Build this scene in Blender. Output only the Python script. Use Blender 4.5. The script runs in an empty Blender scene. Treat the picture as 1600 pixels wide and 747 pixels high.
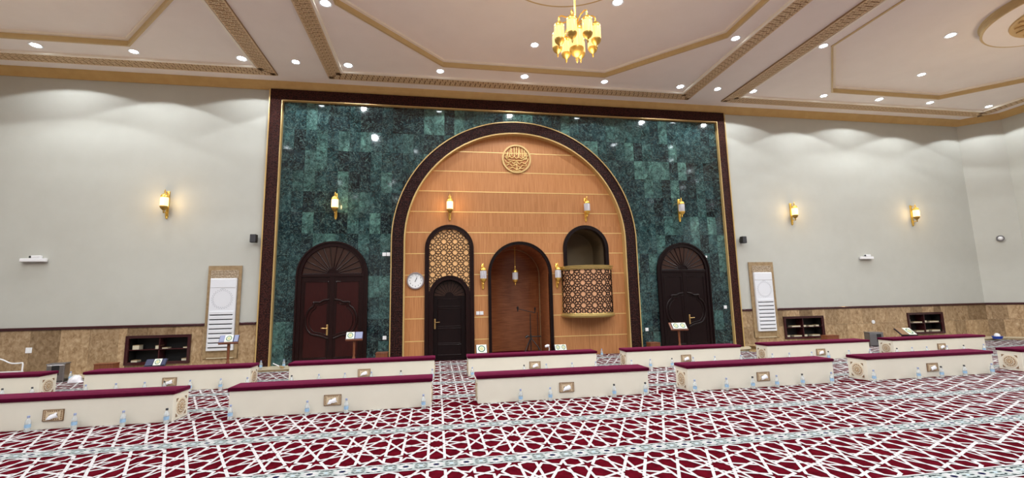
import bpy, bmesh, math, random
from math import pi, sin, cos, sqrt, radians
from mathutils import Vector, Matrix

random.seed(7)
scene = bpy.context.scene
COL = scene.collection

# ------------------------------------------------------------------ camera
CAM_H = 1.506
cam_data = bpy.data.cameras.new("camera")
cam_data.sensor_fit = 'HORIZONTAL'
cam_data.sensor_width = 36.0
cam_data.lens = 696.211 / 1600 * 36.0
cam_data.clip_start = 0.05
cam = bpy.data.objects.new("camera", cam_data)
COL.objects.link(cam)
yaw, pit, rol = 0.168426, 0.135338, -0.0204627
fw = Vector((sin(yaw) * cos(pit), cos(yaw) * cos(pit), sin(pit)))
r0 = Vector((cos(yaw), -sin(yaw), 0))
u0 = r0.cross(fw)
rr = cos(rol) * r0 + sin(rol) * u0
uu = -sin(rol) * r0 + cos(rol) * u0
cam.matrix_world = Matrix(((rr.x, uu.x, -fw.x, 0), (rr.y, uu.y, -fw.y, 0), (rr.z, uu.z, -fw.z, CAM_H), (0, 0, 0, 1)))
scene.camera = cam

# ------------------------------------------------------------------ world, exposure
world = bpy.data.worlds.new("world")
scene.world = world
world.use_nodes = True
world.node_tree.nodes["Background"].inputs[0].default_value = (0.02, 0.02, 0.022, 1)
world.node_tree.nodes["Background"].inputs[1].default_value = 1.0
scene.view_settings.view_transform = 'Standard'
scene.view_settings.look = 'None'
scene.view_settings.exposure = 0.30
scene.view_settings.gamma = 1.0
scene.view_settings.use_curve_mapping = False

BRIGHT_W, SMALL_W, REAR_W = 95.0, 105.0, 235.0          # downlight power
SPOT_COL = (0.90, 0.96, 1.0)
WARM = (1.0, 0.66, 0.27)

# ------------------------------------------------------------------ mesh helper
class MB:
    def __init__(self):
        self.v, self.f, self.m = [], [], []
    def add(self, verts, faces, mi=0):
        b = len(self.v)
        self.v += [tuple(p) for p in verts]
        self.f += [tuple(b + i for i in f) for f in faces]
        self.m += [mi] * len(faces)
        return self
    def quad(self, a, b, c, d, mi=0):
        return self.add([a, b, c, d], [(0, 1, 2, 3)], mi)
    def hexa(self, p, mi=0):
        return self.add(p, [(0, 3, 2, 1), (4, 5, 6, 7), (0, 1, 5, 4), (1, 2, 6, 5), (2, 3, 7, 6), (3, 0, 4, 7)], mi)
    def box(self, x0, x1, y0, y1, z0, z1, mi=0):
        return self.hexa([(x0, y0, z0), (x1, y0, z0), (x1, y1, z0), (x0, y1, z0),
                          (x0, y0, z1), (x1, y0, z1), (x1, y1, z1), (x0, y1, z1)], mi)
    def cbox(self, x0, x1, y0, y1, z0, z1, b=0.01, mi=0):
        """chamfered box"""
        bm = bmesh.new()
        bmesh.ops.create_cube(bm, size=1.0)
        for v in bm.verts:
            v.co = Vector(((x0 + x1) / 2 + v.co.x * (x1 - x0), (y0 + y1) / 2 + v.co.y * (y1 - y0), (z0 + z1) / 2 + v.co.z * (z1 - z0)))
        bmesh.ops.bevel(bm, geom=bm.edges[:], offset=b, segments=2, affect='EDGES', profile=0.5)
        bm.verts.index_update()
        self.add([v.co[:] for v in bm.verts], [[v.index for v in f.verts] for f in bm.faces], mi)
        bm.free()
        return self
    def prism(self, poly, y0, y1, mi=0):
        """polygon in XZ extruded along Y"""
        n = len(poly)
        vs = [(x, y0, z) for x, z in poly] + [(x, y1, z) for x, z in poly]
        fs = [tuple(range(n)), tuple(range(2 * n - 1, n - 1, -1))] + [(i, (i + 1) % n, n + (i + 1) % n, n + i) for i in range(n)]
        return self.add(vs, fs, mi)
    def prism_z(self, poly, z0, z1, mi=0):
        n = len(poly)
        vs = [(x, y, z0) for x, y in poly] + [(x, y, z1) for x, y in poly]
        fs = [tuple(range(n)), tuple(range(2 * n - 1, n - 1, -1))] + [(i, (i + 1) % n, n + (i + 1) % n, n + i) for i in range(n)]
        return self.add(vs, fs, mi)
    def ring(self, inner, outer, y0, y1, mi=0, closed=True):
        """band between two matching XZ polylines, thick along Y"""
        n = len(inner)
        vs = [(x, y0, z) for x, z in inner] + [(x, y0, z) for x, z in outer] + [(x, y1, z) for x, z in inner] + [(x, y1, z) for x, z in outer]
        fs = []
        for i in range(n if closed else n - 1):
            j = (i + 1) % n
            fs += [(i, j, n + j, n + i), (2 * n + i, 3 * n + i, 3 * n + j, 2 * n + j), (i, 2 * n + i, 2 * n + j, j), (n + i, n + j, 3 * n + j, 3 * n + i)]
        if not closed:
            for i in (0, n - 1):
                fs.append((i, n + i, 3 * n + i, 2 * n + i))
        return self.add(vs, fs, mi)
    def lathe(self, prof, c=(0, 0, 0), n=16, mi=0, caps=True):
        vs, fs = [], []
        for r, z in prof:
            for k in range(n):
                a = 2 * pi * k / n
                vs.append((c[0] + r * cos(a), c[1] + r * sin(a), c[2] + z))
        for i in range(len(prof) - 1):
            for k in range(n):
                k2 = (k + 1) % n
                fs.append((i * n + k, i * n + k2, (i + 1) * n + k2, (i + 1) * n + k))
        if caps and prof[0][0] > 1e-6: fs.append(tuple(range(n - 1, -1, -1)))
        if caps and prof[-1][0] > 1e-6: fs.append(tuple((len(prof) - 1) * n + k for k in range(n)))
        return self.add(vs, fs, mi)
    def tube(self, path, r, n=8, mi=0, closed=False):
        pts = [Vector(p) for p in path]
        vs, fs = [], []
        N = len(pts)
        ref = None
        for i, p in enumerate(pts):
            a = pts[(i - 1) % N] if (closed or i > 0) else p
            b = pts[(i + 1) % N] if (closed or i < N - 1) else p
            t = (b - a).normalized()
            if ref is None:
                ref = Vector((0, 0, 1)) if abs(t.z) < 0.9 else Vector((1, 0, 0))
            s = t.cross(ref)
            if s.length < 1e-5: s = t.cross(Vector((0, 1, 0)))
            s.normalize()
            q = s.cross(t).normalized()
            ref = q
            ri = r[i] if isinstance(r, (list, tuple)) else r
            for k in range(n):
                an = 2 * pi * k / n
                vs.append(tuple(p + ri * (cos(an) * s + sin(an) * q)))
        for i in range(N if closed else N - 1):
            for k in range(n):
                k2 = (k + 1) % n
                j = (i + 1) % N
                fs.append((i * n + k, i * n + k2, j * n + k2, j * n + k))
        if not closed:
            fs.append(tuple(range(n)))
            fs.append(tuple((N - 1) * n + k for k in range(n - 1, -1, -1)))
        return self.add(vs, fs, mi)
    def mesh(self, name, mats, smooth=None):
        me = bpy.data.meshes.new(name)
        me.from_pydata(self.v, [], self.f)
        if not isinstance(mats, (list, tuple)): mats = [mats]
        for m in mats: me.materials.append(m)
        me.polygons.foreach_set('material_index', self.m)
        bm = bmesh.new(); bm.from_mesh(me)
        bmesh.ops.recalc_face_normals(bm, faces=bm.faces[:])
        bm.to_mesh(me); bm.free()
        if smooth is not None:
            me.polygons.foreach_set('use_smooth', [True] * len(me.polygons))
            me.set_sharp_from_angle(angle=radians(smooth))
        me.update()
        return me
    def build(self, name, mats, parent=None, smooth=None, loc=None):
        o = bpy.data.objects.new(name, self.mesh(name, mats, smooth))
        COL.objects.link(o)
        if parent: o.parent = parent
        if loc: o.location = loc
        return o

def tag(o, label=None, cat=None, group=None, kind=None):
    if label: o['label'] = label
    if cat: o['category'] = cat
    if group: o['group'] = group
    if kind: o['kind'] = kind
    return o

def empty(name, loc=(0, 0, 0), rz=0, label=None, cat=None, group=None, kind=None):
    o = bpy.data.objects.new(name, None)
    o.empty_display_size = 0.1
    COL.objects.link(o)
    o.location = loc
    o.rotation_euler = (0, 0, rz)
    return tag(o, label, cat, group, kind)

def copy_tree(o, parent=None):
    c = o.copy(); COL.objects.link(c)
    if parent: c.parent = parent
    for ch in list(o.children): copy_tree(ch, c)
    return c

# ------------------------------------------------------------------ materials
def mat(name, col, rough=0.5, metal=0.0, spec=0.5, coat=0.0):
    m = bpy.data.materials.new(name); m.use_nodes = True
    b = m.node_tree.nodes['Principled BSDF']
    b.inputs['Base Color'].default_value = (*col, 1)
    b.inputs['Roughness'].default_value = rough
    b.inputs['Metallic'].default_value = metal
    b.inputs['Specular IOR Level'].default_value = spec
    b.inputs['Coat Weight'].default_value = coat
    return m

class NT:
    def __init__(self, m):
        self.t = m.node_tree; self.b = self.t.nodes['Principled BSDF']
    def n(self, typ, **kw):
        nd = self.t.nodes.new(typ)
        for k, v in kw.items():
            if k in nd.inputs: nd.inputs[k].default_value = v
            else: setattr(nd, k, v)
        return nd
    def l(self, a, b): self.t.links.new(a, b)
    def coords(self, scale=(1, 1, 1), obj=False, rand=0.0):
        src = self.n('ShaderNodeTexCoord').outputs['Object'] if obj else self.n('ShaderNodeNewGeometry').outputs['Position']
        if rand:
            oi = self.n('ShaderNodeObjectInfo')
            mu = self.n('ShaderNodeMath', operation='MULTIPLY'); mu.inputs[1].default_value = rand
            self.l(oi.outputs['Random'], mu.inputs[0])
            va = self.n('ShaderNodeVectorMath', operation='ADD')
            self.l(src, va.inputs[0]); self.l(mu.outputs[0], va.inputs[1])
            src = va.outputs[0]
        vm = self.n('ShaderNodeVectorMath', operation='MULTIPLY'); vm.inputs[1].default_value = scale
        self.l(src, vm.inputs[0])
        return vm.outputs[0]
    def ramp(self, fac, stops):
        r = self.n('ShaderNodeValToRGB')
        e = r.color_ramp.elements
        while len(e) < len(stops): e.new(0.5)
        for el, (p, c) in zip(e, stops):
            el.position = p; el.color = (*c, 1)
        self.l(fac, r.inputs[0])
        return r.outputs[0]
    def noise(self, vec, scale, detail=4, rough=0.55, dist=0.0):
        nd = self.n('ShaderNodeTexNoise', Scale=scale, Detail=detail, Roughness=rough, Distortion=dist)
        self.l(vec, nd.inputs['Vector'])
        return nd.outputs['Fac']
    def bump(self, h, strength=0.3, dist=0.01):
        bp = self.n('ShaderNodeBump', Strength=strength, Distance=dist)
        self.l(h, bp.inputs['Height']); self.l(bp.outputs[0], self.b.inputs['Normal'])
    def mix(self, fac, a, b, mode='MIX'):
        mx = self.n('ShaderNodeMix', data_type='RGBA', blend_type=mode)
        for s, v in ((mx.inputs[0], fac), (mx.inputs[6], a), (mx.inputs[7], b)):
            if isinstance(v, bpy.types.NodeSocket): self.l(v, s)
            elif isinstance(v, tuple): s.default_value = (*v, 1)
            else: s.default_value = v
        return mx.outputs[2]

def emis(name, col, strength):
    m = mat(name, (0.25 * col[0], 0.25 * col[1], 0.25 * col[2]), 0.4)
    b = m.node_tree.nodes['Principled BSDF']
    b.inputs['Emission Color'].default_value = (*col, 1)
    b.inputs['Emission Strength'].default_value = strength
    return m

def noisy(name, stops, scale, rough=0.5, stretch=(1, 1, 1), obj=False, rand=0.0, bump=0.0, detail=4, dist=0.0, metal=0.0, spec=0.5, coat=0.0):
    m = mat(name, stops[0][1], rough, metal, spec, coat)
    t = NT(m)
    f = t.noise(t.coords(stretch, obj, rand), scale, detail, dist=dist)
    t.l(t.ramp(f, stops), t.b.inputs['Base Color'])
    if bump: t.bump(f, bump, 0.01)
    return m

M = {}
M['wall'] = noisy('wall_paint', [(0.3, (0.475, 0.472, 0.425)), (0.7, (0.495, 0.492, 0.445))], 3.0, 0.75)
M['ceiling'] = noisy('ceiling_paint', [(0.3, (0.86, 0.80, 0.76)), (0.7, (0.89, 0.83, 0.79))], 2.0, 0.8)
M['bead'] = mat('cream_bead', (0.90, 0.84, 0.74), 0.5)
M['cornice'] = noisy('cornice_gold_paint', [(0.3, (0.50, 0.32, 0.11)), (0.7, (0.56, 0.37, 0.14))], 4, 0.45)
M['gold_paint'] = noisy('gold_paint', [(0.3, (0.55, 0.40, 0.19)), (0.7, (0.60, 0.44, 0.22))], 4, 0.45)
M['gold_trim'] = mat('gold_trim', (0.56, 0.38, 0.15), 0.4, 0.25)
M['brass'] = mat('polished_brass', (0.95, 0.62, 0.13), 0.3, 0.85)
M['bronze'] = mat('aged_bronze', (0.42, 0.27, 0.07), 0.4, 0.8)
M['brass_old'] = mat('brass_handle', (0.72, 0.48, 0.2), 0.3, 1.0)
M['dark_wood'] = noisy('dark_mahogany', [(0.3, (0.010, 0.0032, 0.003)), (0.7, (0.017, 0.0045, 0.004))], 9, 0.3, (6, 6, 0.6), spec=0.22)
M['dark_leaf'] = noisy('mahogany_leaf', [(0.3, (0.024, 0.0045, 0.004)), (0.7, (0.038, 0.007, 0.006))], 9, 0.32, (6, 6, 0.6), spec=0.22)
M['fan_brown'] = noisy('fan_brown_wood', [(0.3, (0.034, 0.014, 0.009)), (0.7, (0.052, 0.022, 0.014))], 9, 0.3, (6, 6, 0.6), spec=0.35)
M['ebony'] = noisy('ebony_wood', [(0.3, (0.006, 0.0025, 0.003)), (0.7, (0.011, 0.004, 0.004))], 9, 0.3, (6, 6, 0.6), spec=0.22)
M['rail'] = mat('rail_maroon', (0.045, 0.010, 0.012), 0.25, coat=0.3)

def carved(name, c0, c1, size, rough, strength, metal=0.0):
    m = mat(name, c0, rough, metal)
    t = NT(m)
    v = t.n('ShaderNodeTexVoronoi', feature='DISTANCE_TO_EDGE', Scale=1.0 / size, Randomness=0.4)
    t.l(t.coords(), v.inputs['Vector'])
    v2 = t.n('ShaderNodeTexVoronoi', feature='F1', Scale=2.2 / size, Randomness=0.7)
    t.l(t.coords(), v2.inputs['Vector'])
    ad = t.n('ShaderNodeMath', operation='ADD'); t.l(v.outputs['Distance'], ad.inputs[0]); t.l(v2.outputs['Distance'], ad.inputs[1])
    t.l(t.ramp(ad.outputs[0], [(0.30, c0), (0.72, c1)]), t.b.inputs['Base Color'])
    t.bump(ad.outputs[0], strength, 0.02)
    return m
M['carved_gold'] = carved('carved_gold_band', (0.20, 0.12, 0.055), (0.66, 0.50, 0.32), 0.19, 0.5, 0.8)
M['rosette_gold'] = mat('rosette_gold', (0.60, 0.42, 0.19), 0.45)
M['band_ground'] = mat('band_ground', (0.30, 0.19, 0.095), 0.55)
M['carved_relief'] = mat('carved_relief', (0.70, 0.53, 0.33), 0.5)
M['fretwork'] = carved('fretwork_dark', (0.068, 0.017, 0.012), (0.012, 0.0035, 0.003), 0.06, 0.45, 0.6)
NT(M['fretwork']).b.inputs['Specular IOR Level'].default_value = 0.12

def marble_green():
    m = mat('green_marble', (0.02, 0.08, 0.07), 0.07, spec=0.6)
    t = NT(m)
    vec = t.coords(rand=37.0)
    big = t.noise(vec, 2.2, 5, 0.6, 1.6)
    fine = t.noise(vec, 8.0, 5, 0.62, 1.5)
    oi = t.n('ShaderNodeObjectInfo')
    base = t.ramp(oi.outputs['Random'], [(0.0, (0.006, 0.012, 0.016)), (0.3, (0.010, 0.024, 0.029)), (0.7, (0.021, 0.052, 0.055)), (1.0, (0.062, 0.135, 0.120))])
    tone = t.ramp(big, [(0.3, (0.35, 0.4, 0.42)), (0.52, (1.0, 1.0, 1.0)), (0.72, (2.1, 2.1, 1.95))])
    c1 = t.mix(1.0, base, tone, 'MULTIPLY')
    wv = t.n('ShaderNodeTexWave', wave_type='BANDS', bands_direction='DIAGONAL', Scale=1.3, Distortion=30.0, Detail=6.0)
    wv.inputs['Detail Scale'].default_value = 2.2
    wv.inputs['Detail Roughness'].default_value = 0.7
    t.l(vec, wv.inputs['Vector'])
    vein = t.ramp(wv.outputs['Fac'], [(0.90, (0, 0, 0)), (1.0, (0.42, 0.42, 0.42))])
    ab = t.n('ShaderNodeMath', operation='SUBTRACT'); ab.inputs[1].default_value = 0.5
    t.l(t.noise(vec, 1.5, 5, 0.58, 2.2), ab.inputs[0])
    ab2 = t.n('ShaderNodeMath', operation='ABSOLUTE'); t.l(ab.outputs[0], ab2.inputs[0])
    vein2 = t.ramp(ab2.outputs[0], [(0.0, (0.5, 0.5, 0.5)), (0.012, (0.0, 0.0, 0.0))])
    ab3 = t.n('ShaderNodeMath', operation='SUBTRACT'); ab3.inputs[1].default_value = 0.47
    t.l(t.noise(vec, 2.1, 4, 0.55, 2.6), ab3.inputs[0])
    ab4 = t.n('ShaderNodeMath', operation='ABSOLUTE'); t.l(ab3.outputs[0], ab4.inputs[0])
    dark = t.ramp(ab4.outputs[0], [(0.0, (0.2, 0.2, 0.2)), (0.028, (1, 1, 1))])
    c1 = t.mix(1.0, c1, dark, 'MULTIPLY')
    c1 = t.mix(vein2, c1, (0.13, 0.22, 0.20))
    c2 = t.mix(vein, c1, (0.16, 0.26, 0.235))
    mot = t.ramp(fine, [(0.35, (0.65, 0.65, 0.65)), (0.65, (1.35, 1.35, 1.35))])
    c3 = t.mix(1.0, c2, mot, 'MULTIPLY')
    t.l(c3, t.b.inputs['Base Color'])
    t.bump(big, 0.012, 0.05)
    return m
M['marble'] = marble_green()
M['grout'] = mat('marble_joint', (0.12, 0.19, 0.18), 0.7)

def stone_brown():
    m = mat('brown_marble', (0.3, 0.2, 0.1), 0.3, spec=0.4)
    t = NT(m)
    vec = t.coords((1, 1, 0.7), rand=23.0)
    a = t.noise(vec, 13.0, 6, 0.66, 0.7)
    oi = t.n('ShaderNodeObjectInfo')
    col = t.ramp(a, [(0.25, (0.15, 0.085, 0.042)), (0.42, (0.30, 0.195, 0.105)), (0.58, (0.42, 0.295, 0.175)), (0.8, (0.60, 0.47, 0.32))])
    ton = t.ramp(oi.outputs['Random'], [(0.0, (0.62, 0.60, 0.58)), (1.0, (1.2, 1.2, 1.2))])
    t.l(t.mix(1.0, col, ton, 'MULTIPLY'), t.b.inputs['Base Color'])
    return m
M['stone'] = stone_brown()
M['stone_plain'] = noisy('tan_stone', [(0.3, (0.26, 0.17, 0.085)), (0.7, (0.38, 0.27, 0.15))], 12, 0.35, detail=6)
M['stone_carved'] = carved('carved_stone', (0.46, 0.37, 0.27), (0.30, 0.22, 0.14), 0.07, 0.5, 0.6)
M['ledge_cream'] = mat('ledge_nosing', (0.55, 0.47, 0.33), 0.4)

def oak(name, stops, stretch, coat=0.0, rough=0.46):
    m = mat(name, stops[0][1], rough, coat=coat)
    t = NT(m)
    vec = t.coords(stretch, rand=11.0)
    a = t.noise(vec, 5.0, 6, 0.6, 0.3)
    oi = t.n('ShaderNodeObjectInfo')
    ton = t.ramp(oi.outputs['Random'], [(0.0, (0.93, 0.93, 0.93)), (1.0, (1.07, 1.06, 1.05))])
    t.l(t.mix(1.0, t.ramp(a, stops), ton, 'MULTIPLY'), t.b.inputs['Base Color'])
    return m
M['oak'] = oak('oak_veneer', [(0.3, (0.37, 0.150, 0.052)), (0.5, (0.46, 0.200, 0.075)), (0.7, (0.53, 0.245, 0.098))], (9, 9, 0.35))
NT(M['oak']).b.inputs['Specular IOR Level'].default_value = 0.3
M['niche_wood'] = oak('niche_veneer', [(0.3, (0.19, 0.058, 0.022)), (0.5, (0.31, 0.105, 0.040)), (0.7, (0.42, 0.155, 0.060))], (0.5, 0.5, 10), rough=0.35)
M['groove'] = mat('gold_inlay', (0.78, 0.55, 0.22), 0.35, 0.3)
M['lattice_back'] = mat('lattice_backing', (0.80, 0.45, 0.19), 0.45)
M['lattice_back2'] = mat('lattice_backing_pale', (0.66, 0.34, 0.18), 0.45)
M['antique_gold'] = mat('antique_gold_rim', (0.48, 0.34, 0.12), 0.3, 0.55)
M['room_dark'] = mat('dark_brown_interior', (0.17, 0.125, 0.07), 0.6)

def carpet_mat(name, stops, bump=0.25):
    m = mat(name, stops[0][1], 0.95, spec=0.02)
    t = NT(m)
    a = t.noise(t.coords(), 9.0, 4, 0.6)
    f = t.noise(t.coords(), 260.0, 2, 0.6)
    t.l(t.ramp(a, stops), t.b.inputs['Base Color'])
    t.bump(f, bump, 0.004)
    return m
M['carpet_red'] = carpet_mat('carpet_red', [(0.3, (0.052, 0.001, 0.0045)), (0.7, (0.115, 0.003, 0.010))])
M['carpet_white'] = carpet_mat('carpet_white', [(0.3, (0.50, 0.475, 0.475)), (0.7, (0.58, 0.555, 0.555))])
M['carpet_band'] = carpet_mat('carpet_band', [(0.3, (0.36, 0.40, 0.385)), (0.7, (0.43, 0.47, 0.455))])
M['carpet_navy'] = carpet_mat('carpet_navy', [(0.3, (0.006, 0.006, 0.03)), (0.7, (0.010, 0.010, 0.045))])
M['carpet_slate'] = carpet_mat('carpet_slate', [(0.3, (0.020, 0.028, 0.032)), (0.7, (0.035, 0.045, 0.05))])
M['carpet_blue'] = carpet_mat('carpet_paleblue', [(0.3, (0.36, 0.46, 0.52)), (0.7, (0.42, 0.52, 0.58))])
M['velvet'] = noisy('maroon_velvet', [(0.3, (0.050, 0.001, 0.011)), (0.7, (0.070, 0.0015, 0.016))], 14, 0.85, bump=0.1, spec=0.05)
NT(M['velvet']).b.inputs['Sheen Weight'].default_value = 0.62
NT(M['velvet']).b.inputs['Sheen Roughness'].default_value = 0.38
NT(M['velvet']).b.inputs['Sheen Tint'].default_value = (0.62, 0.10, 0.26, 1)
M['bench'] = noisy('cream_laminate', [(0.3, (0.76, 0.71, 0.59)), (0.7, (0.80, 0.75, 0.625))], 2.5, 0.5)
M['plaque'] = noisy('carved_plaque', [(0.3, (0.62, 0.47, 0.29)), (0.7, (0.76, 0.61, 0.42))], 40, 0.5, bump=0.3)
M['plaque_dark'] = mat('plaque_dark_line', (0.24, 0.135, 0.065), 0.5)
M['tissue'] = mat('tissue_paper', (0.85, 0.84, 0.86), 0.8)
M['black'] = mat('black_plastic', (0.012, 0.012, 0.013), 0.4)
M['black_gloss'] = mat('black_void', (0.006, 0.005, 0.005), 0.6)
M['white_plastic'] = mat('white_plastic', (0.80, 0.80, 0.82), 0.35)
M['white_ac'] = mat('white_ac_enamel', (0.74, 0.75, 0.79), 0.3)
M['grey_print'] = mat('grey_print', (0.50, 0.51, 0.55), 0.5)
M['steel'] = mat('brushed_steel', (0.30, 0.28, 0.28), 0.3, 0.9)
M['grey_metal'] = mat('grey_metal', (0.17, 0.165, 0.17), 0.4, 0.5)
M['red_wood'] = noisy('reddish_wood', [(0.3, (0.15, 0.045, 0.018)), (0.7, (0.24, 0.078, 0.032))], 8, 0.35, (5, 5, 0.8))
M['tan_wood'] = noisy('tan_wood', [(0.3, (0.36, 0.24, 0.11)), (0.7, (0.46, 0.32, 0.16))], 8, 0.4)
M['page'] = mat('page_paper', (0.74, 0.77, 0.66), 0.7)
M['page_green'] = mat('page_green_print', (0.035, 0.13, 0.075), 0.6)
M['page_gold'] = mat('page_gold_print', (0.52, 0.50, 0.26), 0.6)
M['cover_blue'] = mat('book_cover_slate', (0.24, 0.26, 0.40), 0.5)
M['cover_navy'] = mat('book_navy', (0.015, 0.02, 0.07), 0.5)
M['book_white'] = mat('book_cream', (0.66, 0.60, 0.45), 0.6)
M['clock_rim'] = mat('clock_rim', (0.36, 0.30, 0.30), 0.3, 0.5)
M['clock_face'] = mat('clock_face', (0.82, 0.83, 0.84), 0.4)
M['ink'] = mat('ink', (0.03, 0.03, 0.035), 0.5)
M['glass_lit'] = emis('lit_ribbed_glass', (1.0, 0.72, 0.34), 1.7)
M['glass_lit_ch'] = emis('lit_chandelier_glass', (1.0, 0.62, 0.22), 1.15)
M['bulb'] = emis('lamp_bulb', (1.0, 0.86, 0.6), 14.0)
M['glass_off'] = noisy('unlit_ribbed_glass', [(0.35, (0.42, 0.40, 0.44)), (0.65, (0.75, 0.73, 0.76))], 60, 0.15, (1, 1, 0.05))
M['led'] = emis('downlight_led', (0.86, 0.95, 1.0), 26.0)
M['bottle'] = mat('clear_bottle', (0.90, 0.95, 0.98), 0.08)
_b = M['bottle'].node_tree.nodes['Principled BSDF']
_b.inputs['Transmission Weight'].default_value = 0.72
_b.inputs['IOR'].default_value = 1.2
M['bottle_label'] = mat('bottle_label_blue', (0.33, 0.52, 0.72), 0.45)
M['cap_blue'] = mat('cap_blue', (0.28, 0.33, 0.50), 0.4)
M['cloth'] = noisy('white_cloth', [(0.3, (0.74, 0.72, 0.76)), (0.7, (0.80, 0.78, 0.82))], 20, 0.85)
M['blue_plastic'] = mat('blue_plastic', (0.02, 0.07, 0.45), 0.35)

# ------------------------------------------------------------------ main dimensions
WY = 11.7                       # front wall plane
ZC = 7.158                      # ceiling
ZT = ZC + 0.135                 # raised tray ceiling
CX = 2.18                       # axis of the arch
LW, RW, BW = -13.65, 18.05, -9.0
CHL, CHR = (-12.9, 10.98), (17.27, 10.98)
FRL, FRR, FRT = -4.225, 8.59, 6.985
FLOOR_BACK = 13.45
PANELS = [(-8.46, -13.1, -3.9), (2.22, -2.70, 7.15), (12.86, 8.2, 17.5)]   # centre x, band outer x0, x1
PY0, PY1 = 1.4, 11.2
PYC = 6.3

def arc(cx, zs, r, n=32, a0=pi, a1=0.0):
    return [(cx + r * cos(a0 + (a1 - a0) * i / n), zs + r * sin(a0 + (a1 - a0) * i / n)) for i in range(n + 1)]
def arch_line(cx, zs, r, z0=0.0, n=32):
    return [(cx - r, z0)] + arc(cx, zs, r, n) + [(cx + r, z0)]
def arch_band(mb, cx, zs, r0, r1, y0, y1, z0=0.0, n=32, mi=0):
    mb.ring(arch_line(cx, zs, r0, z0, n), arch_line(cx, zs, r1, z0, n), y0, y1, mi, closed=False)

def sweep(mb, path, prof, mi=0):
    """sweep profile (inward offset, z) along an XY wall path, room on the right-hand side when walking"""
    pts = [Vector((p[0], p[1])) for p in path]
    offs = []
    for i, p in enumerate(pts):
        ns = []
        if i > 0:
            d = (pts[i] - pts[i - 1]).normalized(); ns.append(Vector((d.y, -d.x)))
        if i < len(pts) - 1:
            d = (pts[i + 1] - pts[i]).normalized(); ns.append(Vector((d.y, -d.x)))
        if len(ns) == 1: offs.append(ns[0])
        else:
            b = (ns[0] + ns[1]).normalized(); offs.append(b / b.dot(ns[0]))
    n = len(prof)
    vs = [(p.x + o.x * a, p.y + o.y * a, z) for p, o in zip(pts, offs) for a, z in prof]
    fs = []
    for i in range(len(pts) - 1):
        for k in range(n):
            k2 = (k + 1) % n
            fs.append((i * n + k, i * n + k2, (i + 1) * n + k2, (i + 1) * n + k))
    fs += [tuple(range(n)), tuple((len(pts) - 1) * n + k for k in range(n))]
    mb.add(vs, fs, mi)

# ================================================================== FLOOR / CARPET
fl = MB()
fl.box(LW, RW, BW, 11.78, -0.1, 0.0)
fl.box(-0.25, 0.9, 11.78, 12.1, -0.1, 0.0)
fl.box(1.2, 3.2, 11.78, FLOOR_BACK, -0.1, 0.0)
floor = tag(fl.build('floor', M['carpet_red']), 'wall to wall red carpet with white girih strap pattern and pale border bands', 'floor', kind='structure')

PX, PYR = 0.8325, 1.225
d_ = PX / 2 / 5.236
STRETCH, HALF = 1.40, 0.515
def girih_segments():
    segs = []
    for k in range(10):
        a = radians(36 * k)
        n = (cos(a), sin(a)); t = (-sin(a), cos(a))
        for s in (1, -1):
            # sides that open towards angle 0/180 stop at the closing strap
            segs.append(((n[0] + t[0] * s * 0.325, n[1] + t[1] * s * 0.325), (n[0] + t[0] * s * 4.129, n[1] + t[1] * s * 4.129)))
    def star(cx, cy, rot):
        P = []
        for k in range(10):
            rad = 1.447 if k % 2 == 0 else 0.553
            an = radians(rot + 36 * k)
            P.append((cx + rad * cos(an), cy + rad * sin(an)))
        for k in range(10): segs.append((P[k], P[(k + 1) % 10]))
    for th in (36, 72, 108, 144, 216, 252, 288, 324):
        star(4.683 * cos(radians(th)), 4.683 * sin(radians(th)), th + 180)
    for sx in (1, -1):
        segs.append(((sx * 4.236, -1.376), (sx * 4.236, 1.376)))
        for sy in (1, -1):
            segs.append(((sx * 5.236, 0), (sx * 4.236, sy * 1.376)))
    # top hexagon between the two five-pointed stars
    for sx in (1, -1):
        for sy in (1, -1):
            segs.append(((sx * 4.236, sy * 4.129), (sx * 5.236, sy * 4.60)))
    out = []
    for (a, b) in segs:
        a = (a[0] * d_, a[1] * d_ * STRETCH); b = (b[0] * d_, b[1] * d_ * STRETCH)
        if a[1] > b[1]: a, b = b, a
        if b[1] <= -HALF or a[1] >= HALF: continue
        if a[1] < -HALF:
            q = (-HALF - a[1]) / (b[1] - a[1]); a = (a[0] + q * (b[0] - a[0]), -HALF)
        if b[1] > HALF:
            q = (HALF - a[1]) / (b[1] - a[1]); b = (a[0] + q * (b[0] - a[0]), HALF)
        if abs(a[0]) > PX / 2 + 1e-4 and abs(b[0]) > PX / 2 + 1e-4: continue
        out.append((a, b))
    return out
SEG = girih_segments()
def strap_quads(w=0.0265):
    q = []
    for a, b in SEG:
        ux, uy = b[0] - a[0], (b[1] - a[1]) / STRETCH
        L = sqrt(ux * ux + uy * uy)
        if L < 1e-4: continue
        ux /= L; uy /= L
        nx, ny = -uy * w / 2, ux * w / 2 * STRETCH * 0.85
        ex, ey = ux * w * 0.3, uy * w * 0.3
        q.append([(a[0] - ex + nx, a[1] - ey + ny), (a[0] - ex - nx, a[1] - ey - ny), (b[0] + ex - nx, b[1] + ey - ny), (b[0] + ex + nx, b[1] + ey + ny)])
    return q
SQ = strap_quads()
def on_floor(x, y):
    if x < LW + 0.05 or x > RW - 0.05: return False
    return y < 11.7 or (1.45 < x < 2.95 and y < 12.98)
ROWS = [6.28 - PYR * k for k in range(0, 6)]
ROWS_FAR = [8.03 + PYR * k for k in range(-1, 4)]
SEAM = 6.84
strap = MB()
K0, K1 = int(LW / PX) - 1, int(RW / PX) + 1
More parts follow.
